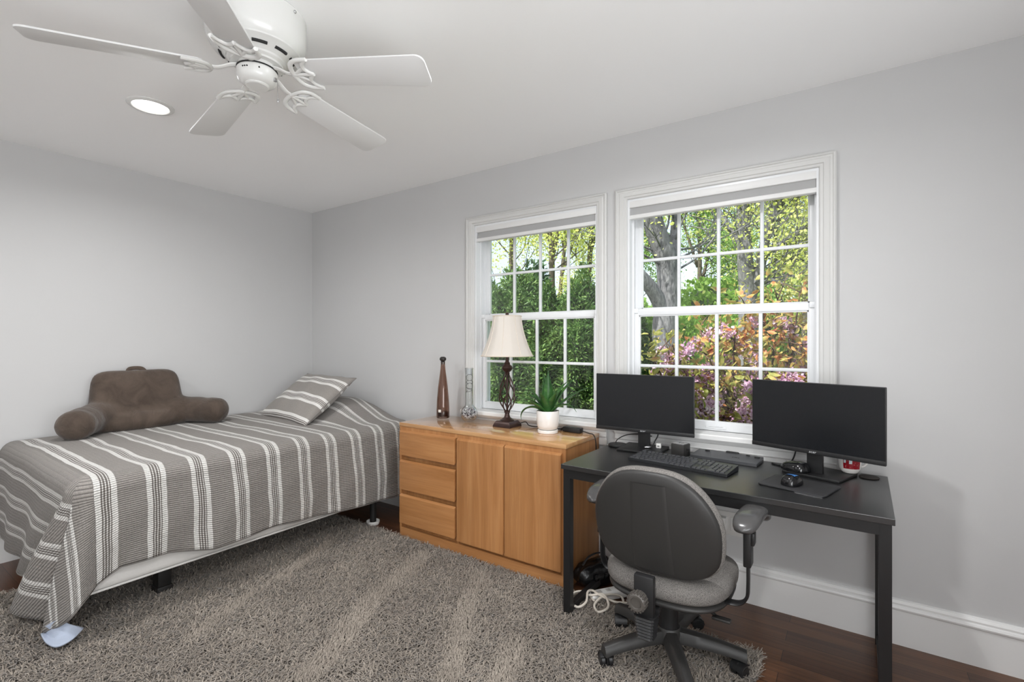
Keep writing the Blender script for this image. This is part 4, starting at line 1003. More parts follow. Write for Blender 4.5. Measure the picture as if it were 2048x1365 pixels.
for a1, w_, z0_, z1_ in ((-0.88, 0.20, 0.046, 0.084), (-0.42, 0.26, 0.044, 0.084)):
    b.grid(lambda u, v: ((mugr(z0_ + (z1_ - z0_) * v) + 0.0005) * math.cos(ac + a1 + w_ * u * (0.5 + 0.5 * math.sin(PI * (0.3 + 0.7 * v)))), (mugr(z0_ + (z1_ - z0_) * v) + 0.0005) * math.sin(ac + a1 + w_ * u * (0.5 + 0.5 * math.sin(PI * (0.3 + 0.7 * v)))), z0_ + (z1_ - z0_) * v), 6, 6)
b.done('pale_shapes', pm('pale_blue_glaze', (206, 222, 226), 0.2), mg, angle=180)
co = thing('coaster', 'thin dark coaster beside the mug at the desk end', 'coaster', (4.092, -0.118, DZ))
b = B(); b.lathe([(0.0, 0.0005), (0.034, 0.0005), (0.036, 0.003), (0.034, 0.0055), (0.0, 0.0055)], 30); b.done('disc', pm('dark_cork', (46, 40, 36), 0.8), co, angle=40)

# wall outlet under the desk
M_outlet = pm('outlet_plate', (218, 216, 213), 0.35)
ol = thing('wall_outlet', 'white double wall outlet under the desk with a charger plugged in', 'outlet', (3.528, 0, 0.368))
b = B(); b.box(-0.058, 0.058, -0.006, -0.0004, -0.058, 0.058, 0.003); b.done('cover_plate', M_outlet, ol)
for x in (-0.023, 0.023):
    b = B(); b.box(x - 0.0165, x + 0.0165, -0.009, -0.005, -0.034, 0.034, 0.002); rc = b.done('receptacle', M_white, ol)
pg = thing('plug_charger', 'white plug-in charger in the wall outlet under the desk', 'charger', (3.505, -0.009, 0.385))
b = B(); b.box(-0.014, 0.014, -0.034, -0.0004, -0.022, 0.016, 0.004); b.done('body', M_white, pg)
b = B(); b.tube(smoothpath([(0.0, -0.034, -0.014), (-0.002, -0.046, -0.018), (-0.02, -0.052, -0.026), (-0.05, -0.05, -0.028), (-0.07, -0.055, -0.06), (-0.10, -0.06, -0.20), (-0.14, -0.06, -0.34)], 8), 0.0028, 8); b.done('cord', M_rubber, pg)

# on the floor by the desk leg
ps = thing('power_strip', 'white power strip with a looped cord on the floor under the desk', 'power strip', (3.06, -0.33, 0.0), math.radians(55))
b = B(); b.box(-0.14, 0.14, -0.030, 0.030, 0.001, 0.042, 0.010, 3); b.done('body', M_white, ps)
for k in range(4):
    b = B(); b.box(-0.10 + k * 0.05, -0.075 + k * 0.05, -0.012, 0.012, 0.0415, 0.0432, 0.001); b.done('socket', pm('outlet_face', (188, 186, 182), 0.4) if k == 0 else bpy.data.materials['outlet_face'], ps)
b = B(); b.box(-0.133, -0.118, -0.006, 0.006, 0.0415, 0.0455, 0.002); b.done('switch', M_slot, ps)
Mi = (T(3.06, -0.33, 0) @ RZ(math.radians(55))).inverted()
cp = [(2.98, -0.445, 0.03), (3.035, -0.47, 0.016), (3.10, -0.44, 0.012), (3.125, -0.385, 0.012), (3.10, -0.36, 0.03), (3.05, -0.42, 0.045), (3.03, -0.50, 0.03), (3.07, -0.545, 0.026), (3.10, -0.50, 0.04), (3.05, -0.44, 0.055), (2.985, -0.455, 0.04), (2.945, -0.45, 0.045), (2.915, -0.49, 0.045), (2.935, -0.56, 0.040), (2.985, -0.585, 0.040), (3.005, -0.54, 0.05), (2.975, -0.46, 0.055), (2.985, -0.425, 0.05), (3.03, -0.445, 0.05), (3.10, -0.435, 0.035), (3.16, -0.40, 0.03), (3.24, -0.34, 0.02), (3.30, -0.26, 0.012)]
b = B(); b.tube(smoothpath([Mi @ Vector(p) for p in cp], 8), 0.0055, 10); b.done('cord', pm('white_cord', (214, 206, 194), 0.5), ps)
bg_ = thing('black_bag', 'small shiny black bag on the floor against the cabinet side', 'bag', (2.925, -0.270, 0.0), math.radians(62))
b = B()
def bagfn(u, v):
    a = 2 * PI * u; f = (v - 0.5) * PI; r = max(0.0, math.cos(f)) ** 0.45; q = (abs(math.cos(a)) ** 3 + abs(math.sin(a)) ** 3) ** (-1 / 3)
    k = 1 + 0.05 * math.sin(5 * a + 3 * v) + 0.04 * math.sin(9 * a - 7 * v)
    return (0.115 * q * math.cos(a) * r * k, 0.062 * q * math.sin(a) * r * k, 0.065 + 0.062 * math.sin(f) * (1 + 0.12 * math.cos(a)))
b.grid(bagfn, 40, 18); b.done('body', pm('shiny_black_vinyl', (17, 17, 18), 0.25, bump=(30, 0.3, 0.01)), bg_, weld=0.0005, angle=180)
b = B(); b.tube(smoothpath([(-0.08, 0, 0.118), (-0.03, 0.01, 0.150), (0.04, 0.01, 0.155), (0.09, 0, 0.118)], 6), 0.005, 8, flat=(0.5, 1.4)); b.done('strap', M_rubber, bg_)
b = B(); b.box(-0.05, -0.025, -0.070, -0.058, 0.055, 0.085, 0.004); b.box(0.01, 0.035, -0.070, -0.058, 0.055, 0.085, 0.004); b.done('buckle', M_gloss, bg_)

# ================================================================== office chair
ch = thing('office_chair', 'office chair with a charcoal shell back and grey heathered cushions pushed up to the desk', 'office chair', (3.432, -0.668, 0.010), 0)
# five-arm base with casters
for k in range(5):
    a = math.radians(13 + 72 * k); R = RZ(a)
    b = B(); n = 10; rows = []
    for i in range(n + 1):
        f = i / n; r = 0.02 + 0.262 * f; w = 0.034 - 0.010 * f; zt = 0.128 - 0.034 * f ** 1.7; zb = zt - (0.046 - 0.014 * f)
        if f > 0.92: zb -= 0.004
        sec = [(-w, zb), (-w * 1.0, zb + 0.010), (-w * 0.62, zt - 0.003), (-w * 0.3, zt), (w * 0.3, zt), (w * 0.62, zt - 0.003), (w * 1.0, zb + 0.010), (w, zb)]
        rows.append(b.ring([R @ Vector((r, y, z)) for y, z in sec]))
    for r0, r1 in zip(rows[:-1], rows[1:]): b.bridge(r0, r1)
    b.cap(rows[0]); b.cap(rows[-1])
    lg = b.done('base_leg', M_darkplastic, ch, angle=50)
    b = B(); tip = R @ Vector((0.268, 0, 0)); sw = a + (0.9, 2.2, -0.7, 1.4, 0.3)[k]; S = T(tip.x, tip.y, 0) @ RZ(sw)
    b.cyl(S @ Vector((0, 0, 0.05)), S @ Vector((0, 0, 0.066)), 0.008, seg=12)
    for s in (-1, 1):
        rings = b.lathe([(0.0, -0.011), (0.020, -0.011), (0.0255, -0.006), (0.0255, 0.006), (0.020, 0.011), (0.0, 0.011)], 22, M=S @ T(-0.018, s * 0.0145, 0.0275) @ Matrix.Rotation(PI / 2, 4, 'X'))
    b.box(-0.034, 0.012, -0.003, 0.003, 0.020, 0.058, 0.004, M=S)
    b.prism([(-0.044, 0.030), (-0.040, 0.046), (-0.028, 0.057), (-0.010, 0.058), (0.006, 0.050), (0.004, 0.046), (-0.012, 0.0535), (-0.026, 0.052), (-0.036, 0.043), (-0.040, 0.029)], -0.026, 0.026, 1, 0.0, M=S)
    b.done('caster', M_plastic, lg, angle=40)
b = B(); b.lathe([(0.0, 0.070), (0.046, 0.070), (0.052, 0.085), (0.050, 0.118), (0.042, 0.134), (0.0, 0.134)], 32); b.done('base_hub', M_darkplastic, ch, angle=40)
b = B(); b.lathe([(0.0, 0.13), (0.038, 0.13), (0.036, 0.235), (0.030, 0.236), (0.028, 0.29), (0.0, 0.29)], 28); b.done('gas_column', M_plastic, ch, angle=30)
b = B(); b.box(-0.075, 0.075, -0.12, 0.10, 0.268, 0.305, 0.010); b.done('tilt_mechanism', M_plastic, ch)
b = B(); b.tube([(0.07, -0.02, 0.285), (0.15, -0.05, 0.272), (0.19, -0.065, 0.262)], 0.006, 10); b.box(0.18, 0.245, -0.085, -0.058, 0.252, 0.264, 0.005); b.done('height_lever', M_darkplastic, ch)
# seat
def slab(cx, cy, hx, hy, z0, z1, ex=2.8, dome=0.012, edge=0.3, n=56, m=7, M=None):
    b = B(); prof = []
    H = z1 - z0
    for i in range(m + 1): f = i / m * PI / 2; prof.append((1 - edge * (1 - math.sin(f)), z0 + H * 0.5 * (1 - math.cos(f)) * 0.9))
    for i in range(1, m + 1): f = i / m * PI / 2; prof.append((1 - edge * 1.15 * (1 - math.cos(f)), z0 + H * 0.45 + H * 0.55 * math.sin(f)))
    for r_ in (0.5, 0.25): prof.append((r_ * (1 - edge), z1 + dome * (1 - r_)))
    prof = [(0.0, z0)] + prof + [(0.0, z1 + dome)]
    rings = []
    for r, z in prof:
        if r == 0: rings.append([b.bm.verts.new((cx, cy, z))]); continue
        rings.append(b.ring([(cx + hx * r * math.copysign(abs(math.cos(2 * PI * k / n)) ** (2 / ex), math.cos(2 * PI * k / n)), cy + hy * r * math.copysign(abs(math.sin(2 * PI * k / n)) ** (2 / ex), math.sin(2 * PI * k / n)), z) for k in range(n)]))
    for a, c in zip(rings[:-1], rings[1:]):
        if len(a) == 1:
            for k in range(n): b.bm.faces.new((a[0], c[(k + 1) % n], c[k]))
        elif len(c) == 1:
            for k in range(n): b.bm.faces.new((a[k], a[(k + 1) % n], c[0]))
        else: b.bridge(a, c)
    if M is not None:
        for v in b.bm.verts: v.co = M @ v.co
    return b
SC = (0.008, 0.018)
b = slab(SC[0], SC[1], 0.236, 0.238, 0.322, 0.398, 2.9, 0.006, 0.22)
for v in b.bm.verts:                                        # waterfall front, slight side bolsters
    x, y = v.co.x - SC[0], v.co.y - SC[1]
    if v.co.z > 0.35: v.co.z += 0.012 * (abs(x) / 0.236) ** 2 - 0.014 * sstep(0.12, 0.24, y) + 0.006 * sstep(-0.1, -0.24, y)
b.done('seat_cushion', M_heather, ch, angle=180)
b = slab(SC[0], SC[1], 0.228, 0.230, 0.300, 0.334, 2.9, 0.0, 0.16); b.done('seat_pan', M_darkplastic, ch, angle=180)
# backrest: outline in the xz plane, leaning back a little
def back_outline(k, n=72):
    a = 2 * PI * k / n; c, s_ = math.cos(a), math.sin(a); e = 2.7 + 1.1 * sstep(0.1, -0.6, s_)
    x = math.copysign(abs(c) ** (2 / e), c); z = math.copysign(abs(s_) ** (2 / e), s_)
    w = 0.240 * (1 - 0.17 * sstep(-0.1, 1.0, z) - 0.05 * sstep(-0.5, -1, z)); return x * w, z * 0.206
BKY, BKZ = -0.238, 0.609
MB = T(0.010, BKY, BKZ) @ Matrix.Rotation(math.radians(6.5), 4, 'X')
def back_layer(prof, hollow):
    """prof = [(scale, y)...] from the centre of one face around to the other"""
    b = B(); n = 72; rings = []
    for sc, y in prof:
        if sc < 1e-6: rings.append([b.bm.verts.new((0, y, 0))]); continue
        ps = []
        for k in range(n):
            x, z = back_outline(k, n); x *= sc; z *= sc
            ps.append((x, y + hollow * ((x / 0.232) ** 2) - 0.018 * (z / 0.19) + 0.012 * (z / 0.19) ** 2, z))
        rings.append(b.ring(ps))
    for a, c in zip(rings[:-1], rings[1:]):
        if len(a) == 1:
            for k in range(n): b.bm.faces.new((a[0], c[k], c[(k + 1) % n]))
        elif len(c) == 1:
            for k in range(n): b.bm.faces.new((a[k], c[0], a[(k + 1) % n]))
        else: b.bridge(a, c)
    for v in b.bm.verts: v.co = MB @ v.co
    return b
H = 0.034
b = back_layer([(0.0, -0.020), (0.2, -0.020), (0.4, -0.020), (0.6, -0.019), (0.8, -0.018), (0.92, -0.016), (0.958, -0.011), (0.966, 0.0), (0.90, 0.004), (0.0, 0.004)], H); b.done('back_shell', M_darkplastic, ch, angle=60)
b = back_layer([(0.0, -0.0205), (0.13, -0.0218), (0.30, -0.0222), (0.325, -0.0205)], H)
b.bm.free()
b = B(); n = 14                                             # raised middle panel of the shell
def ridge(u, v):
    z = (-0.176 + 0.335 * v); hw = 0.075 - 0.012 * v; x = (2 * u - 1) * hw; e = min(1, (1 - abs(2 * u - 1)) * 8)
    return MB @ Vector((x, -0.0200 - 0.0028 * e + H * (x / 0.232) ** 2 - 0.018 * (z / 0.19) + 0.012 * (z / 0.19) ** 2, z))
b.grid(ridge, 24, 14); b.done('shell_ridge', M_darkplastic, ch, angle=60)
b = back_layer([(0.0, 0.0), (0.90, 0.0), (0.965, 0.003), (0.996, 0.010), (1.0, 0.022), (0.985, 0.036), (0.93, 0.050), (0.82, 0.058), (0.5, 0.060), (0.0, 0.058)], H); b.done('back_cushion', M_heather, ch, angle=180)
# bar from the tilt mechanism up into the back, knob and bellows
BX = -0.002
b = B(); b.box(BX - 0.036, BX + 0.036, -0.288, -0.258, 0.290, 0.440, 0.006); b.box(BX - 0.030, BX + 0.030, -0.280, 0.0, 0.280, 0.300, 0.005); b.done('back_bar', M_plastic, ch)
b = B(); b.lathe([(0.0, 0.0), (0.030, 0.0), (0.032, 0.006), (0.032, 0.036), (0.027, 0.041), (0.020, 0.041), (0.018, 0.036), (0.0, 0.036)], 26, M=T(BX - 0.012, -0.287, 0.358) @ Matrix.Rotation(PI / 2, 4, 'X'))
for k in range(18):
    a = 2 * PI * k / 18; b.cyl((BX - 0.012 + 0.032 * math.cos(a), -0.295, 0.358 + 0.032 * math.sin(a)), (BX - 0.012 + 0.032 * math.cos(a), -0.326, 0.358 + 0.032 * math.sin(a)), 0.0032, seg=6)
b.done('tension_knob', pm('worn_grey_knob', (78, 74, 70), 0.4), ch, angle=40)
b = B(); pr = []
for i in range(8): z = 0.302 - i * 0.0115; w = 0.040 - 0.0012 * i; pr += [(w, z), (w - 0.006, z - 0.0058)]
b.lathe([(0.0, pr[0][1])] + pr + [(0.0, pr[-1][1])], 28, (BX + 0.004, -0.262, 0), sq=5); b.done('bellows_cover', M_plastic, ch, angle=25)
# arms
def arm(s):
    A = lambda x, y, z: (0.020 + s * x, y, z)
    b = B(); rows = []; n = 20
    for i in range(n + 1):
        f = i / n; y = -0.165 + 0.300 * f; e = max(0.0, 1 - abs(2 * f - 1) ** 5) ** 0.5
        cx = 0.276 + 0.024 * f; w = 0.043 * (1 - 0.10 * f) * e + 0.002; th = 0.021 * e ** 0.8 + 0.001
        zc = 0.636 + 0.010 * math.sin(PI * f) - 0.045 * sstep(0.70, 1, f) - 0.012 * sstep(0.25, 0.0, f)
        rows.append(b.ring([A(cx + w * math.copysign(abs(math.cos(q)) ** 0.7, math.cos(q)), y, zc + th * math.copysign(abs(math.sin(q)) ** 0.8, math.sin(q))) for q in [2 * PI * k / 28 for k in range(28)]]))
    for r0, r1 in zip(rows[:-1], rows[1:]): b.bridge(r0, r1)
    b.cap(rows[0]); b.cap(rows[-1]); b.done('arm_pad', M_armpad, ch, angle=180)
    b = B(); x0 = 0.276
    def bx(xa, xb, *r): b.box(min(0.020 + s * xa, 0.020 + s * xb), max(0.020 + s * xa, 0.020 + s * xb), *r)
    bx(x0 - 0.010, x0 + 0.016, -0.085, -0.030, 0.470, 0.622, 0.005); bx(x0 + 0.014, x0 + 0.026, -0.080, -0.040, 0.548, 0.594, 0.004); b.done('height_sleeve', M_plastic, ch)
    b = B(); b.tube(smoothpath([A(0.10, -0.058, 0.318), A(0.21, -0.058, 0.322), A(0.254, -0.058, 0.330), A(0.275, -0.058, 0.356), A(0.279, -0.058, 0.40), A(0.279, -0.058, 0.48)], 6), 0.022, 12, flat=(0.26, 1.0)); b.done('arm_bracket', M_plastic, ch, angle=50)
M_armpad = pm('soft_grey_arm_pad', (74, 73, 73), 0.22)
arm(1); arm(-1)

# ================================================================== the garden outside
GZ = -0.9                                                   # garden ground level
def at(px, py, dist): return CAM + FWD * dist + RGT * ((px - 1024) / FOC * dist) + Vector((0, 0, -(py - 682.5) / FOC * dist))
b = B(); b.box(-400, 400, 0.17, 600, GZ - 0.2, GZ)
def lawn():
    N = NT('lawn'); v = N.coord(); N.l(N.ramp(N.noise(v, 1.3, 5, 0.65), [(0.3, lin((72, 92, 40))), (0.7, lin((128, 148, 70)))]), N.b.inputs['Base Color']); N.b.inputs['Roughness'].default_value = 0.95; return N.m
struct(b.done('ground', lawn(), smooth=False))
def bark(name, a, c):
    N = NT(name); v = N.coord('Object', (1, 1, 0.25)); f = N.noise(v, 22, 4, 0.7, 0.6)
    N.l(N.ramp(f, [(0.3, lin(a)), (0.65, lin(c))]), N.b.inputs['Base Color']); N.b.inputs['Roughness'].default_value = 0.95; N.bump(f, 0.9, 0.03); return N.m
M_bark = bark('grey_bark', (58, 59, 64), (124, 124, 128)); M_barkd = bark('brown_bark', (58, 52, 46), (104, 96, 84)); M_twig = bark('dark_red_twig', (66, 48, 42), (112, 88, 74))
def foliage(name, stops, scale=1.6, trans=0.35):
    N = NT(name); v = N.coord(); f = N.noise(v, scale, 2); g = N.noise(v, scale * 9, 2)
    c = N.ramp(N.math('ADD', N.math('MULTIPLY', f, 0.4), N.math('MULTIPLY', g, 0.6)), stops)
    N.l(c, N.b.inputs['Base Color']); N.b.inputs['Roughness'].default_value = 0.5; N.b.inputs['Specular IOR Level'].default_value = 0.3
    tl = N.n('BsdfTranslucent'); N.l(c, tl.inputs[0]); mx = N.n('MixShader'); mx.inputs[0].default_value = trans
    N.l(N.b.outputs[0], mx.inputs[1]); N.l(tl.outputs[0], mx.inputs[2]); N.l(mx.outputs[0], N.out.inputs[0]); return N.m
F_spring = foliage('spring_green_leaves', [(0.32, lin((168, 180, 92))), (0.5, lin((202, 210, 118))), (0.66, lin((226, 228, 158)))], 1.0, 0.5)
F_green = foliage('fresh_green_leaves', [(0.32, lin((92, 132, 58))), (0.5, lin((132, 168, 80))), (0.66, lin((168, 198, 108)))], 1.0, 0.45)
F_hedge = foliage('evergreen_hedge_leaves', [(0.32, lin((46, 74, 44))), (0.5, lin((84, 116, 62))), (0.68, lin((140, 166, 96)))], 2.6, 0.3)
F_dark = foliage('dark_evergreen_leaves', [(0.32, lin((40, 64, 44))), (0.5, lin((66, 94, 62))), (0.68, lin((100, 128, 86)))], 1.5, 0.25)
F_cherry = foliage('coppery_cherry_leaves', [(0.30, lin((92, 104, 48))), (0.43, lin((142, 146, 74))), (0.51, lin((184, 174, 104))), (0.58, lin((190, 136, 86))), (0.67, lin((150, 74, 54)))], 1.5, 0.4)
F_blossom = foliage('pink_blossom_petals', [(0.32, lin((160, 104, 140))), (0.44, lin((196, 150, 184))), (0.55, lin((222, 192, 216))), (0.67, lin((246, 236, 244)))], 2.5, 0.35)

def leaf_quads(P, D, L, W, rng, fold=0.25):
    """pointed leaves: 2 quads folded on the midrib; P bases, D directions, L lengths, W half widths"""
    n = len(P); r = rng.normal(size=(n, 3)); S = np.cross(D, r); S /= np.linalg.norm(S, axis=1, keepdims=True) + 1e-9
    Nn = np.cross(S, D); L = L[:, None]; W = W[:, None]
    mid = lambda f: P + D * L * f - Nn * L * (0.16 * f * f)
    sd = lambda f, k, g: mid(f) + S * W * k * g + Nn * W * fold * abs(k)
    V = np.stack([mid(0), mid(0.5), mid(0.8), mid(1.0), sd(0.26, 0.82, 1), sd(0.62, 0.92, 1), sd(0.26, 0.82, -1), sd(0.62, 0.92, -1)], 1)
    V = V.reshape(-1, 3); k = np.arange(n)[:, None] * 8
    F = np.concatenate([k + np.array([[0, 4, 5, 1]]), k + np.array([[1, 5, 3, 2]]), k + np.array([[0, 1, 7, 6]]), k + np.array([[1, 2, 3, 7]])], 0)
    return V, F
def unit(v): return v / (np.linalg.norm(v, axis=1, keepdims=True) + 1e-9)

def tubes(name, lines, mat, parent, seg=7):
    b = B()
    for pts, r0, r1 in lines:
        n = len(pts); b.tube(pts, [r0 + (r1 - r0) * (i / max(1, n - 1)) for i in range(n)], seg, caps=True)
    return b.done(name, mat, parent, angle=180)
def grow(start, dirn, ln, rad, level, rng, lines, tips, spread=0.7, kids=3, up=0.12, shrink=0.66):
    n = 6; p = Vector(start); d = Vector(dirn).normalized(); pts = [p.copy()]
    for i in range(n):
        d = (d + Vector((rng.gauss(0, 0.13), rng.gauss(0, 0.13), rng.gauss(0, 0.10) + up * 0.35))).normalized(); p = p + d * (ln / n); pts.append(p.copy())
        if level <= 1: tips.append((p.copy(), d.copy()))
    lines.append((pts, rad, rad * 0.5))
    if level <= 0: return
    for k in range(kids):
        i = rng.randint(2, n); q = pts[i]; ax = d.orthogonal().normalized(); ax.rotate(Matrix.Rotation(rng.uniform(0, 2 * PI), 3, d))
        nd = (d * math.cos(spread) + ax * math.sin(spread) + Vector((0, 0, up))).normalized()
        grow(q, nd, ln * rng.uniform(shrink - 0.1, shrink + 0.1), rad * 0.5, level - 1, rng, lines, tips, spread, kids, up, shrink)
def crown(name, tips, per, mat, parent, seed, size=0.06, scatter=0.16, wid=0.32, droop=-0.15):
    rng = np.random.default_rng(seed); T0 = np.array([t[0] for t in tips]); P = np.repeat(T0, per, 0) + rng.normal(0, scatter, (len(T0) * per, 3))
    D = unit(rng.normal(size=P.shape) + np.array([0, 0, droop])); L = rng.uniform(0.6, 1.3, len(P)) * size
    V, F = leaf_quads(P, D, L, L * wid, rng); return raw(name, V, F, mat, parent)

def tree(name, label, limbs, leafmat, barkmat, seed, per=10, size=0.07, scatter=0.2, twig=(2, 3), ln=1.6, rad=0.03, spread=0.75, group=None, up=0.12, bare=(), clear=0.45):
    """limbs = [(points, r0, r1)...] hand-placed trunk and main boughs; twigs and leaves grow from them"""
    rng = random.Random(seed); t = thing(name, label, 'tree', limbs[0][0][0], 0, group); o = Vector(limbs[0][0][0])
    lines = []; tips = []
    for li, (pts, r0, r1) in enumerate(limbs):
        sm = smoothpath(pts, 6); lines.append(([p - o for p in sm], r0, r1))
        n = len(sm)
        for i in range(n):
            f = i / n
            if li in bare: continue
            if li == 0 and f < clear: continue
            if rng.random() < 0.55 or i == n - 1:
                d = (sm[min(i + 1, n - 1)] - sm[max(0, i - 1)]).normalized(); ax = d.orthogonal().normalized(); ax.rotate(Matrix.Rotation(rng.uniform(0, 2 * PI), 3, d))
                nd = (d * 0.6 + ax * 0.8).normalized() if i < n - 1 else d
                grow(sm[i] - o, nd, ln * rng.uniform(0.6, 1.15), rad, twig[0], rng, lines, tips, spread, twig[1], up)
    tubes('trunk', lines, barkmat, t)
    crown('crown', tips, per, leafmat, t, seed, size, scatter)
    return t
def down(p): return Vector((p.x, p.y, GZ))
# big grey forked trunk, left in the window behind the monitors
a0 = at(1338, 760, 7.2)
T1 = [[down(a0), a0, at(1330, 660, 7.2), at(1338, 590, 7.2), at(1335, 530, 7.15), at(1318, 480, 7.1), at(1300, 420, 7.05), at(1280, 330, 7.0), at(1260, 220, 6.9)],
      [at(1332, 640, 7.2), at(1312, 592, 7.1), at(1288, 560, 7.0), at(1262, 530, 6.9), at(1232, 490, 6.75)],
      [at(1336, 560, 7.2), at(1346, 510, 7.3), at(1352, 440, 7.5), at(1362, 350, 7.7), at(1380, 220, 8.0)]]
tree('garden_tree', 'large grey forked tree standing close outside the window behind the monitors', [(T1[0], 0.205, 0.12), (T1[1], 0.12, 0.07), (T1[2], 0.085, 0.05)], F_spring, M_bark, 11, per=1, size=0.06, scatter=0.2, ln=1.2, rad=0.018, bare=(1,))
# spreading tree in the middle of the same window
c0 = at(1496, 660, 11.5)
T2 = [[down(c0), c0, at(1495, 580, 11.5), at(1490, 520, 11.4), at(1487, 460, 11.4), at(1484, 380, 11.4), at(1478, 260, 11.4)],
      [at(1498, 600, 11.5), at(1514, 555, 11.4), at(1526, 505, 11.3), at(1536, 450, 11.2), at(1560, 400, 11.0), at(1590, 300, 10.8)],
      [at(1518, 520, 11.3), at(1560, 490, 11.0), at(1600, 462, 10.8), at(1660, 430, 10.5)],
      [at(1538, 455, 11.2), at(1546, 420, 11.2), at(1540, 370, 11.3), at(1530, 280, 11.4)],
      [at(1502, 575, 11.5), at(1545, 560, 11.2), at(1590, 552, 11.0), at(1650, 540, 10.8)],
      [at(1490, 500, 11.4), at(1455, 450, 11.6), at(1425, 400, 11.8), at(1390, 320, 12.0)]]
tree('garden_tree', 'spreading grey-barked tree in young leaf behind the flowering cherry', [(T2[0], 0.24, 0.11), (T2[1], 0.14, 0.07), (T2[2], 0.075, 0.035), (T2[3], 0.07, 0.04), (T2[4], 0.06, 0.03), (T2[5], 0.08, 0.04)], F_spring, M_bark, 23, per=2, size=0.075, scatter=0.20, ln=1.5, rad=0.020)
# slimmer trees behind the hedge, in the window behind the lamp
def slim(px, py, dist, lean, seed, label, mat, h=420, r=0.11, fork=True, per=8, size=0.11):
    p = at(px, py, dist); top = at(px + lean, py - h, dist)
    L = [([down(p), p, p.lerp(top, 0.4) + Vector((0.1, 0, 0)), p.lerp(top, 0.75), top], r, r * 0.35)]
    if fork:
        q = p.lerp(top, 0.12); L.append(([q, q.lerp(at(px + lean + 70, py - h * 0.8, dist), 0.45) + Vector((0.12, 0, 0.1)), at(px + lean + 75, py - h * 0.8, dist)], r * 0.65, r * 0.25))
        q = p.lerp(top, 0.25); L.append(([q, q.lerp(at(px + lean - 75, py - h * 0.85, dist), 0.5), at(px + lean - 80, py - h * 0.85, dist)], r * 0.55, r * 0.2))
    return tree('woodland_tree', label, L, mat, M_barkd, seed, per=max(5, int(per * 1.3)), size=size * 0.66, scatter=0.28, ln=1.5, rad=0.022, clear=0.12)
slim(1104, 580, 14, -22, 31, 'slender multi-stemmed tree rising behind the hedge in the middle of the window behind the lamp', F_spring)
slim(1022, 560, 16, -8, 32, 'yellow-green tree behind the hedge, above the lamp shade', F_spring, r=0.09)
slim(1178, 560, 15, 10, 33, 'twiggy tree behind the hedge, above the potted plant', F_spring, r=0.10, per=5)
slim(1398, 640, 20, -10, 34, 'thin distant tree between the forked trunk and the spreading tree', F_green, r=0.12, per=9, size=0.13)
slim(1610, 620, 19, 14, 35, 'distant tree above the cherry, behind the boughs of the spreading tree', F_spring, r=0.12, per=7, size=0.13)
slim(1280, 600, 24, 0, 36, 'distant green tree half hidden behind the grey forked trunk', F_green, r=0.13, per=9, size=0.15)
slim(1120, 600, 27, 30, 38, 'pale distant tree far behind the hedge', F_spring, r=0.14, per=8, size=0.16)
slim(1460, 620, 30, 30, 39, 'pale distant tree far behind the spreading tree', F_green, r=0.15, per=8, size=0.17)
slim(1560, 640, 34, -30, 40, 'hazy tree farthest away behind the cherry', F_green, r=0.15, per=8, size=0.18)

def blob(name, label, cat, c, r, n, mat, seed, size=0.06, wid=0.42, upward=0.5, stem=True, inner=None, group=None, lumps=0.16):
    """leafy shrub: leaves in sprays over a lumpy ellipsoid, with an inner mass so it is not see-through"""
    rng = np.random.default_rng(seed); t = thing(name, label, cat, (c[0], c[1], GZ), 0, group)
    D = unit(rng.normal(size=(n, 3))); ph = rng.uniform(0, 6, 6)
    k = 1 + lumps * np.sin(5 * D[:, 0] + ph[0]) * np.sin(6 * D[:, 2] + ph[1]) + lumps * 0.7 * np.sin(11 * D[:, 1] + ph[2] + 7 * D[:, 2])
    depth = 1 - np.abs(rng.normal(0, 0.09, n))
    P = D * k[:, None] * depth[:, None] * np.array(r) + np.array([0, 0, c[2] - GZ])
    ok = P[:, 2] > 0.02; P = P[ok]; D = D[ok]
    dr = unit(D * 0.7 + rng.normal(0, 0.55, D.shape) + np.array([0, 0, upward])); L = rng.uniform(0.6, 1.4, len(P)) * size
    V, F = leaf_quads(P, dr, L, L * wid, rng); raw('foliage', V, F, mat, t)
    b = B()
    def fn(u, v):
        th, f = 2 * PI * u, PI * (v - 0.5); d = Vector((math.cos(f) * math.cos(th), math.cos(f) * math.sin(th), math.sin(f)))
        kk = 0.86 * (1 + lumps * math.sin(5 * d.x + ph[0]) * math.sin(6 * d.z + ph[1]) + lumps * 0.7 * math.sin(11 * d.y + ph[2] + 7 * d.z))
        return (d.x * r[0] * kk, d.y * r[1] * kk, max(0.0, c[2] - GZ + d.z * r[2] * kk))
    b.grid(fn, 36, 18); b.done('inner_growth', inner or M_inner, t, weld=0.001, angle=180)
    return t
M_inner = pm('shaded_inner_growth', (44, 60, 36), 0.95, var=(6, 0.4), bump=(12, 0.8, 0.05))
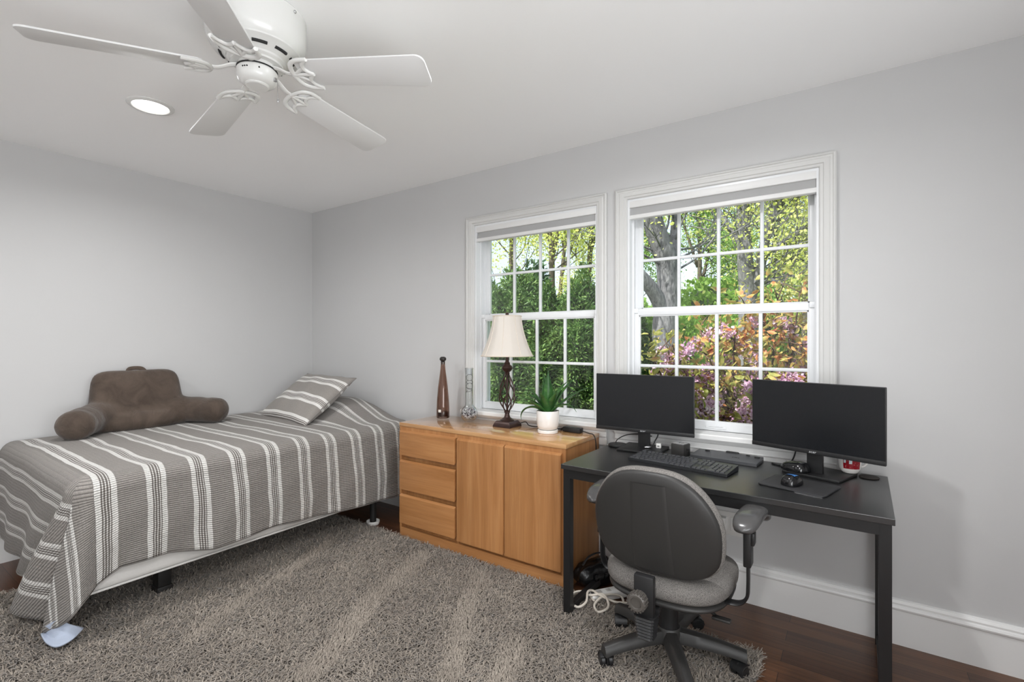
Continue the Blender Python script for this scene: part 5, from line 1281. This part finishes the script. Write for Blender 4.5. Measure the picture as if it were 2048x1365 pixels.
# clipped evergreen hedge: separate plants in a row
HG = 'evergreen hedge plants outside the window behind the lamp'
for i, (px, dist, top, lab) in enumerate([(955, 7.6, 572, 'evergreen hedge plant nearest the flask bottle, at the end of the hedge'), (1040, 7.2, 548, 'tall evergreen hedge plant behind the lamp shade'), (1105, 7.0, 600, 'lower evergreen hedge plant in the dip of the hedge'), (1170, 6.9, 572, 'evergreen hedge plant behind the potted plant'), (1235, 7.3, 580, 'evergreen hedge plant at the end of the hedge nearest the monitors')]):
    c = at(px, 682, dist + 0.6); zt = at(px, top, dist).z; h = (zt - GZ) / 2
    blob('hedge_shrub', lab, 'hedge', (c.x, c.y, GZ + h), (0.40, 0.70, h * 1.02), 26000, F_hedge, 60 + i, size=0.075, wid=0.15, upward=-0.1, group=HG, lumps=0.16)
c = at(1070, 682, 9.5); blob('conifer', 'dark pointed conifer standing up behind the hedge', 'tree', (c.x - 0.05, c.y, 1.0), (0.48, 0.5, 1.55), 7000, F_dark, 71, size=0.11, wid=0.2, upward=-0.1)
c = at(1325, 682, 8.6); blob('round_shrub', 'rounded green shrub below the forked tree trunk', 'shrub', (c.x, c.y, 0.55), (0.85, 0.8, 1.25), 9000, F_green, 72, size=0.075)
for i, (px, dist, top, lab) in enumerate([(1400, 15, 625, 'bright green bush between the forked trunk and the spreading tree'), (1455, 17, 560, 'tall green bush beside the trunk of the spreading tree'), (1560, 22, 640, 'distant dark green bush under the boughs of the spreading tree'), (1660, 21, 590, 'distant light green bush behind the top of the cherry')]):
    c = at(px, 682, dist); zt = at(px, top, dist).z; h = (zt - GZ) / 2
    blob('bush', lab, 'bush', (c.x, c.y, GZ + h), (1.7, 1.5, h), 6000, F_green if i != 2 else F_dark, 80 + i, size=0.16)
# wall of woodland far behind everything: nobody could count it
def treeline():
    rng = np.random.default_rng(90); VV = []; FF = []; off = 0; base = at(1330, 682, 44)
    for k in range(26):
        ang = (k - 13) * 0.105; d = FWD * (44 + 6 * math.sin(k * 2.3)); c = CAM + Vector((d.x * math.cos(ang) - d.y * math.sin(ang), d.x * math.sin(ang) + d.y * math.cos(ang), 0))
        if c.y < 14: continue
        h = 2.9 + 0.8 * math.sin(k * 1.7) + 0.5 * math.sin(k * 4.1); n = 2600
        D = unit(rng.normal(size=(n, 3))); P = D * (1 - np.abs(rng.normal(0, 0.2, n)))[:, None] * np.array([3.4, 2.8, h]) + np.array([c.x, c.y, GZ + h])
        dr = unit(D + rng.normal(0, 0.6, D.shape)); L = rng.uniform(0.3, 0.6, n); V, F = leaf_quads(P, dr, L, L * 0.42, rng)
        VV.append(V - np.array([base.x, base.y, GZ])); FF.append(F + off); off += len(V)
    o = raw('treeline', np.concatenate(VV), np.concatenate(FF), F_green); o.location = (base.x, base.y, GZ)
    tag(o, 'hazy belt of green woodland far behind the garden', 'woodland', kind='stuff')
treeline()

# flowering cherry close to the window
rng = random.Random(5); nr = np.random.default_rng(5)
chr_ = thing('flowering_cherry', 'pink-blossomed cherry with coppery young leaves right outside the window behind the monitors', 'tree', (3.25, 2.3, GZ))
o = Vector((3.25, 2.3, GZ)); lines = []; tips = []
lines.append(([Vector((0, 0, 0)), Vector((0.03, 0, 0.5)), Vector((0, 0.04, 0.9)), Vector((-0.02, 0, 1.2))], 0.075, 0.05))
tops = [(1305, 720, 3.9), (1345, 690, 3.9), (1400, 655, 4.0), (1440, 625, 4.0), (1490, 612, 4.1), (1525, 610, 4.0), (1555, 600, 3.9), (1600, 585, 3.8), (1650, 580, 3.8), (1690, 600, 3.9), (1330, 780, 3.8), (1420, 720, 3.7), (1520, 700, 3.7), (1600, 690, 3.7), (1440, 800, 3.8), (1360, 830, 3.8), (1560, 780, 3.7), (1470, 660, 3.9), (1640, 740, 3.7), (1580, 640, 3.9), (1380, 770, 3.9), (1500, 770, 3.6), (1300, 830, 3.9), (1480, 840, 3.7), (1420, 850, 3.6), (1540, 850, 3.7), (1620, 800, 3.7), (1340, 720, 3.9), (1460, 750, 4.1), (1400, 800, 4.2), (1520, 820, 4.2)]
for px, py, ds in tops:
    q = at(px, py, ds) - o; s0 = Vector((0, 0, rng.uniform(0.6, 1.15))); mid = s0.lerp(q, 0.5) + Vector((rng.gauss(0, 0.06), rng.gauss(0, 0.06), -0.10))
    sm = smoothpath([s0, mid, q], 6); lines.append((sm, 0.018, 0.005))
    for i in range(4, len(sm)):
        tips.append((sm[i], (sm[i] - sm[i - 1]).normalized()))
        for k in range(2):
            d = Vector((rng.gauss(0, 1), rng.gauss(0, 1), rng.gauss(0.3, 0.7))).normalized(); ln = rng.uniform(0.12, 0.30); e = sm[i] + d * ln
            lines.append(([sm[i], sm[i] + d * ln * 0.5 + Vector((0, 0, 0.012)), e], 0.0055, 0.0025)); tips += [(e, d), (sm[i] + d * ln * 0.6, d)]
tubes('branches', lines, M_twig, chr_, 6)
TP = np.array([t[0] for t in tips])
n = 5600; idx = nr.integers(0, len(TP), n); P = TP[idx] + nr.normal(0, 0.075, (n, 3))
D = unit(nr.normal(size=(n, 3)) + np.array([0, -0.15, -0.35])); L = nr.uniform(0.045, 0.100, n)
V, F = leaf_quads(P, D, L, L * 0.21, nr, 0.5); raw('leaves', V, F, F_cherry, chr_)
# blossom: loose puffs of broad petals, more of them low down
zs = TP[:, 2]; wgt = np.clip((1.50 - (zs + GZ)) * 2.2, 0.0, 1.2); wgt /= wgt.sum(); nc = 400
ci = nr.choice(len(TP), nc, p=wgt); C = TP[ci] + nr.normal(0, 0.05, (nc, 3))
per = 60; P = np.repeat(C, per, 0); off = unit(nr.normal(size=P.shape)) * (nr.random((len(P), 1)) ** 0.4) * 0.058; P = P + off
D = unit(off + nr.normal(0, 0.02, off.shape)); L = nr.uniform(0.016, 0.030, len(P)); V, F = leaf_quads(P, D, L, L * 0.62, nr, 0.3); raw('blossom', V, F, F_blossom, chr_)
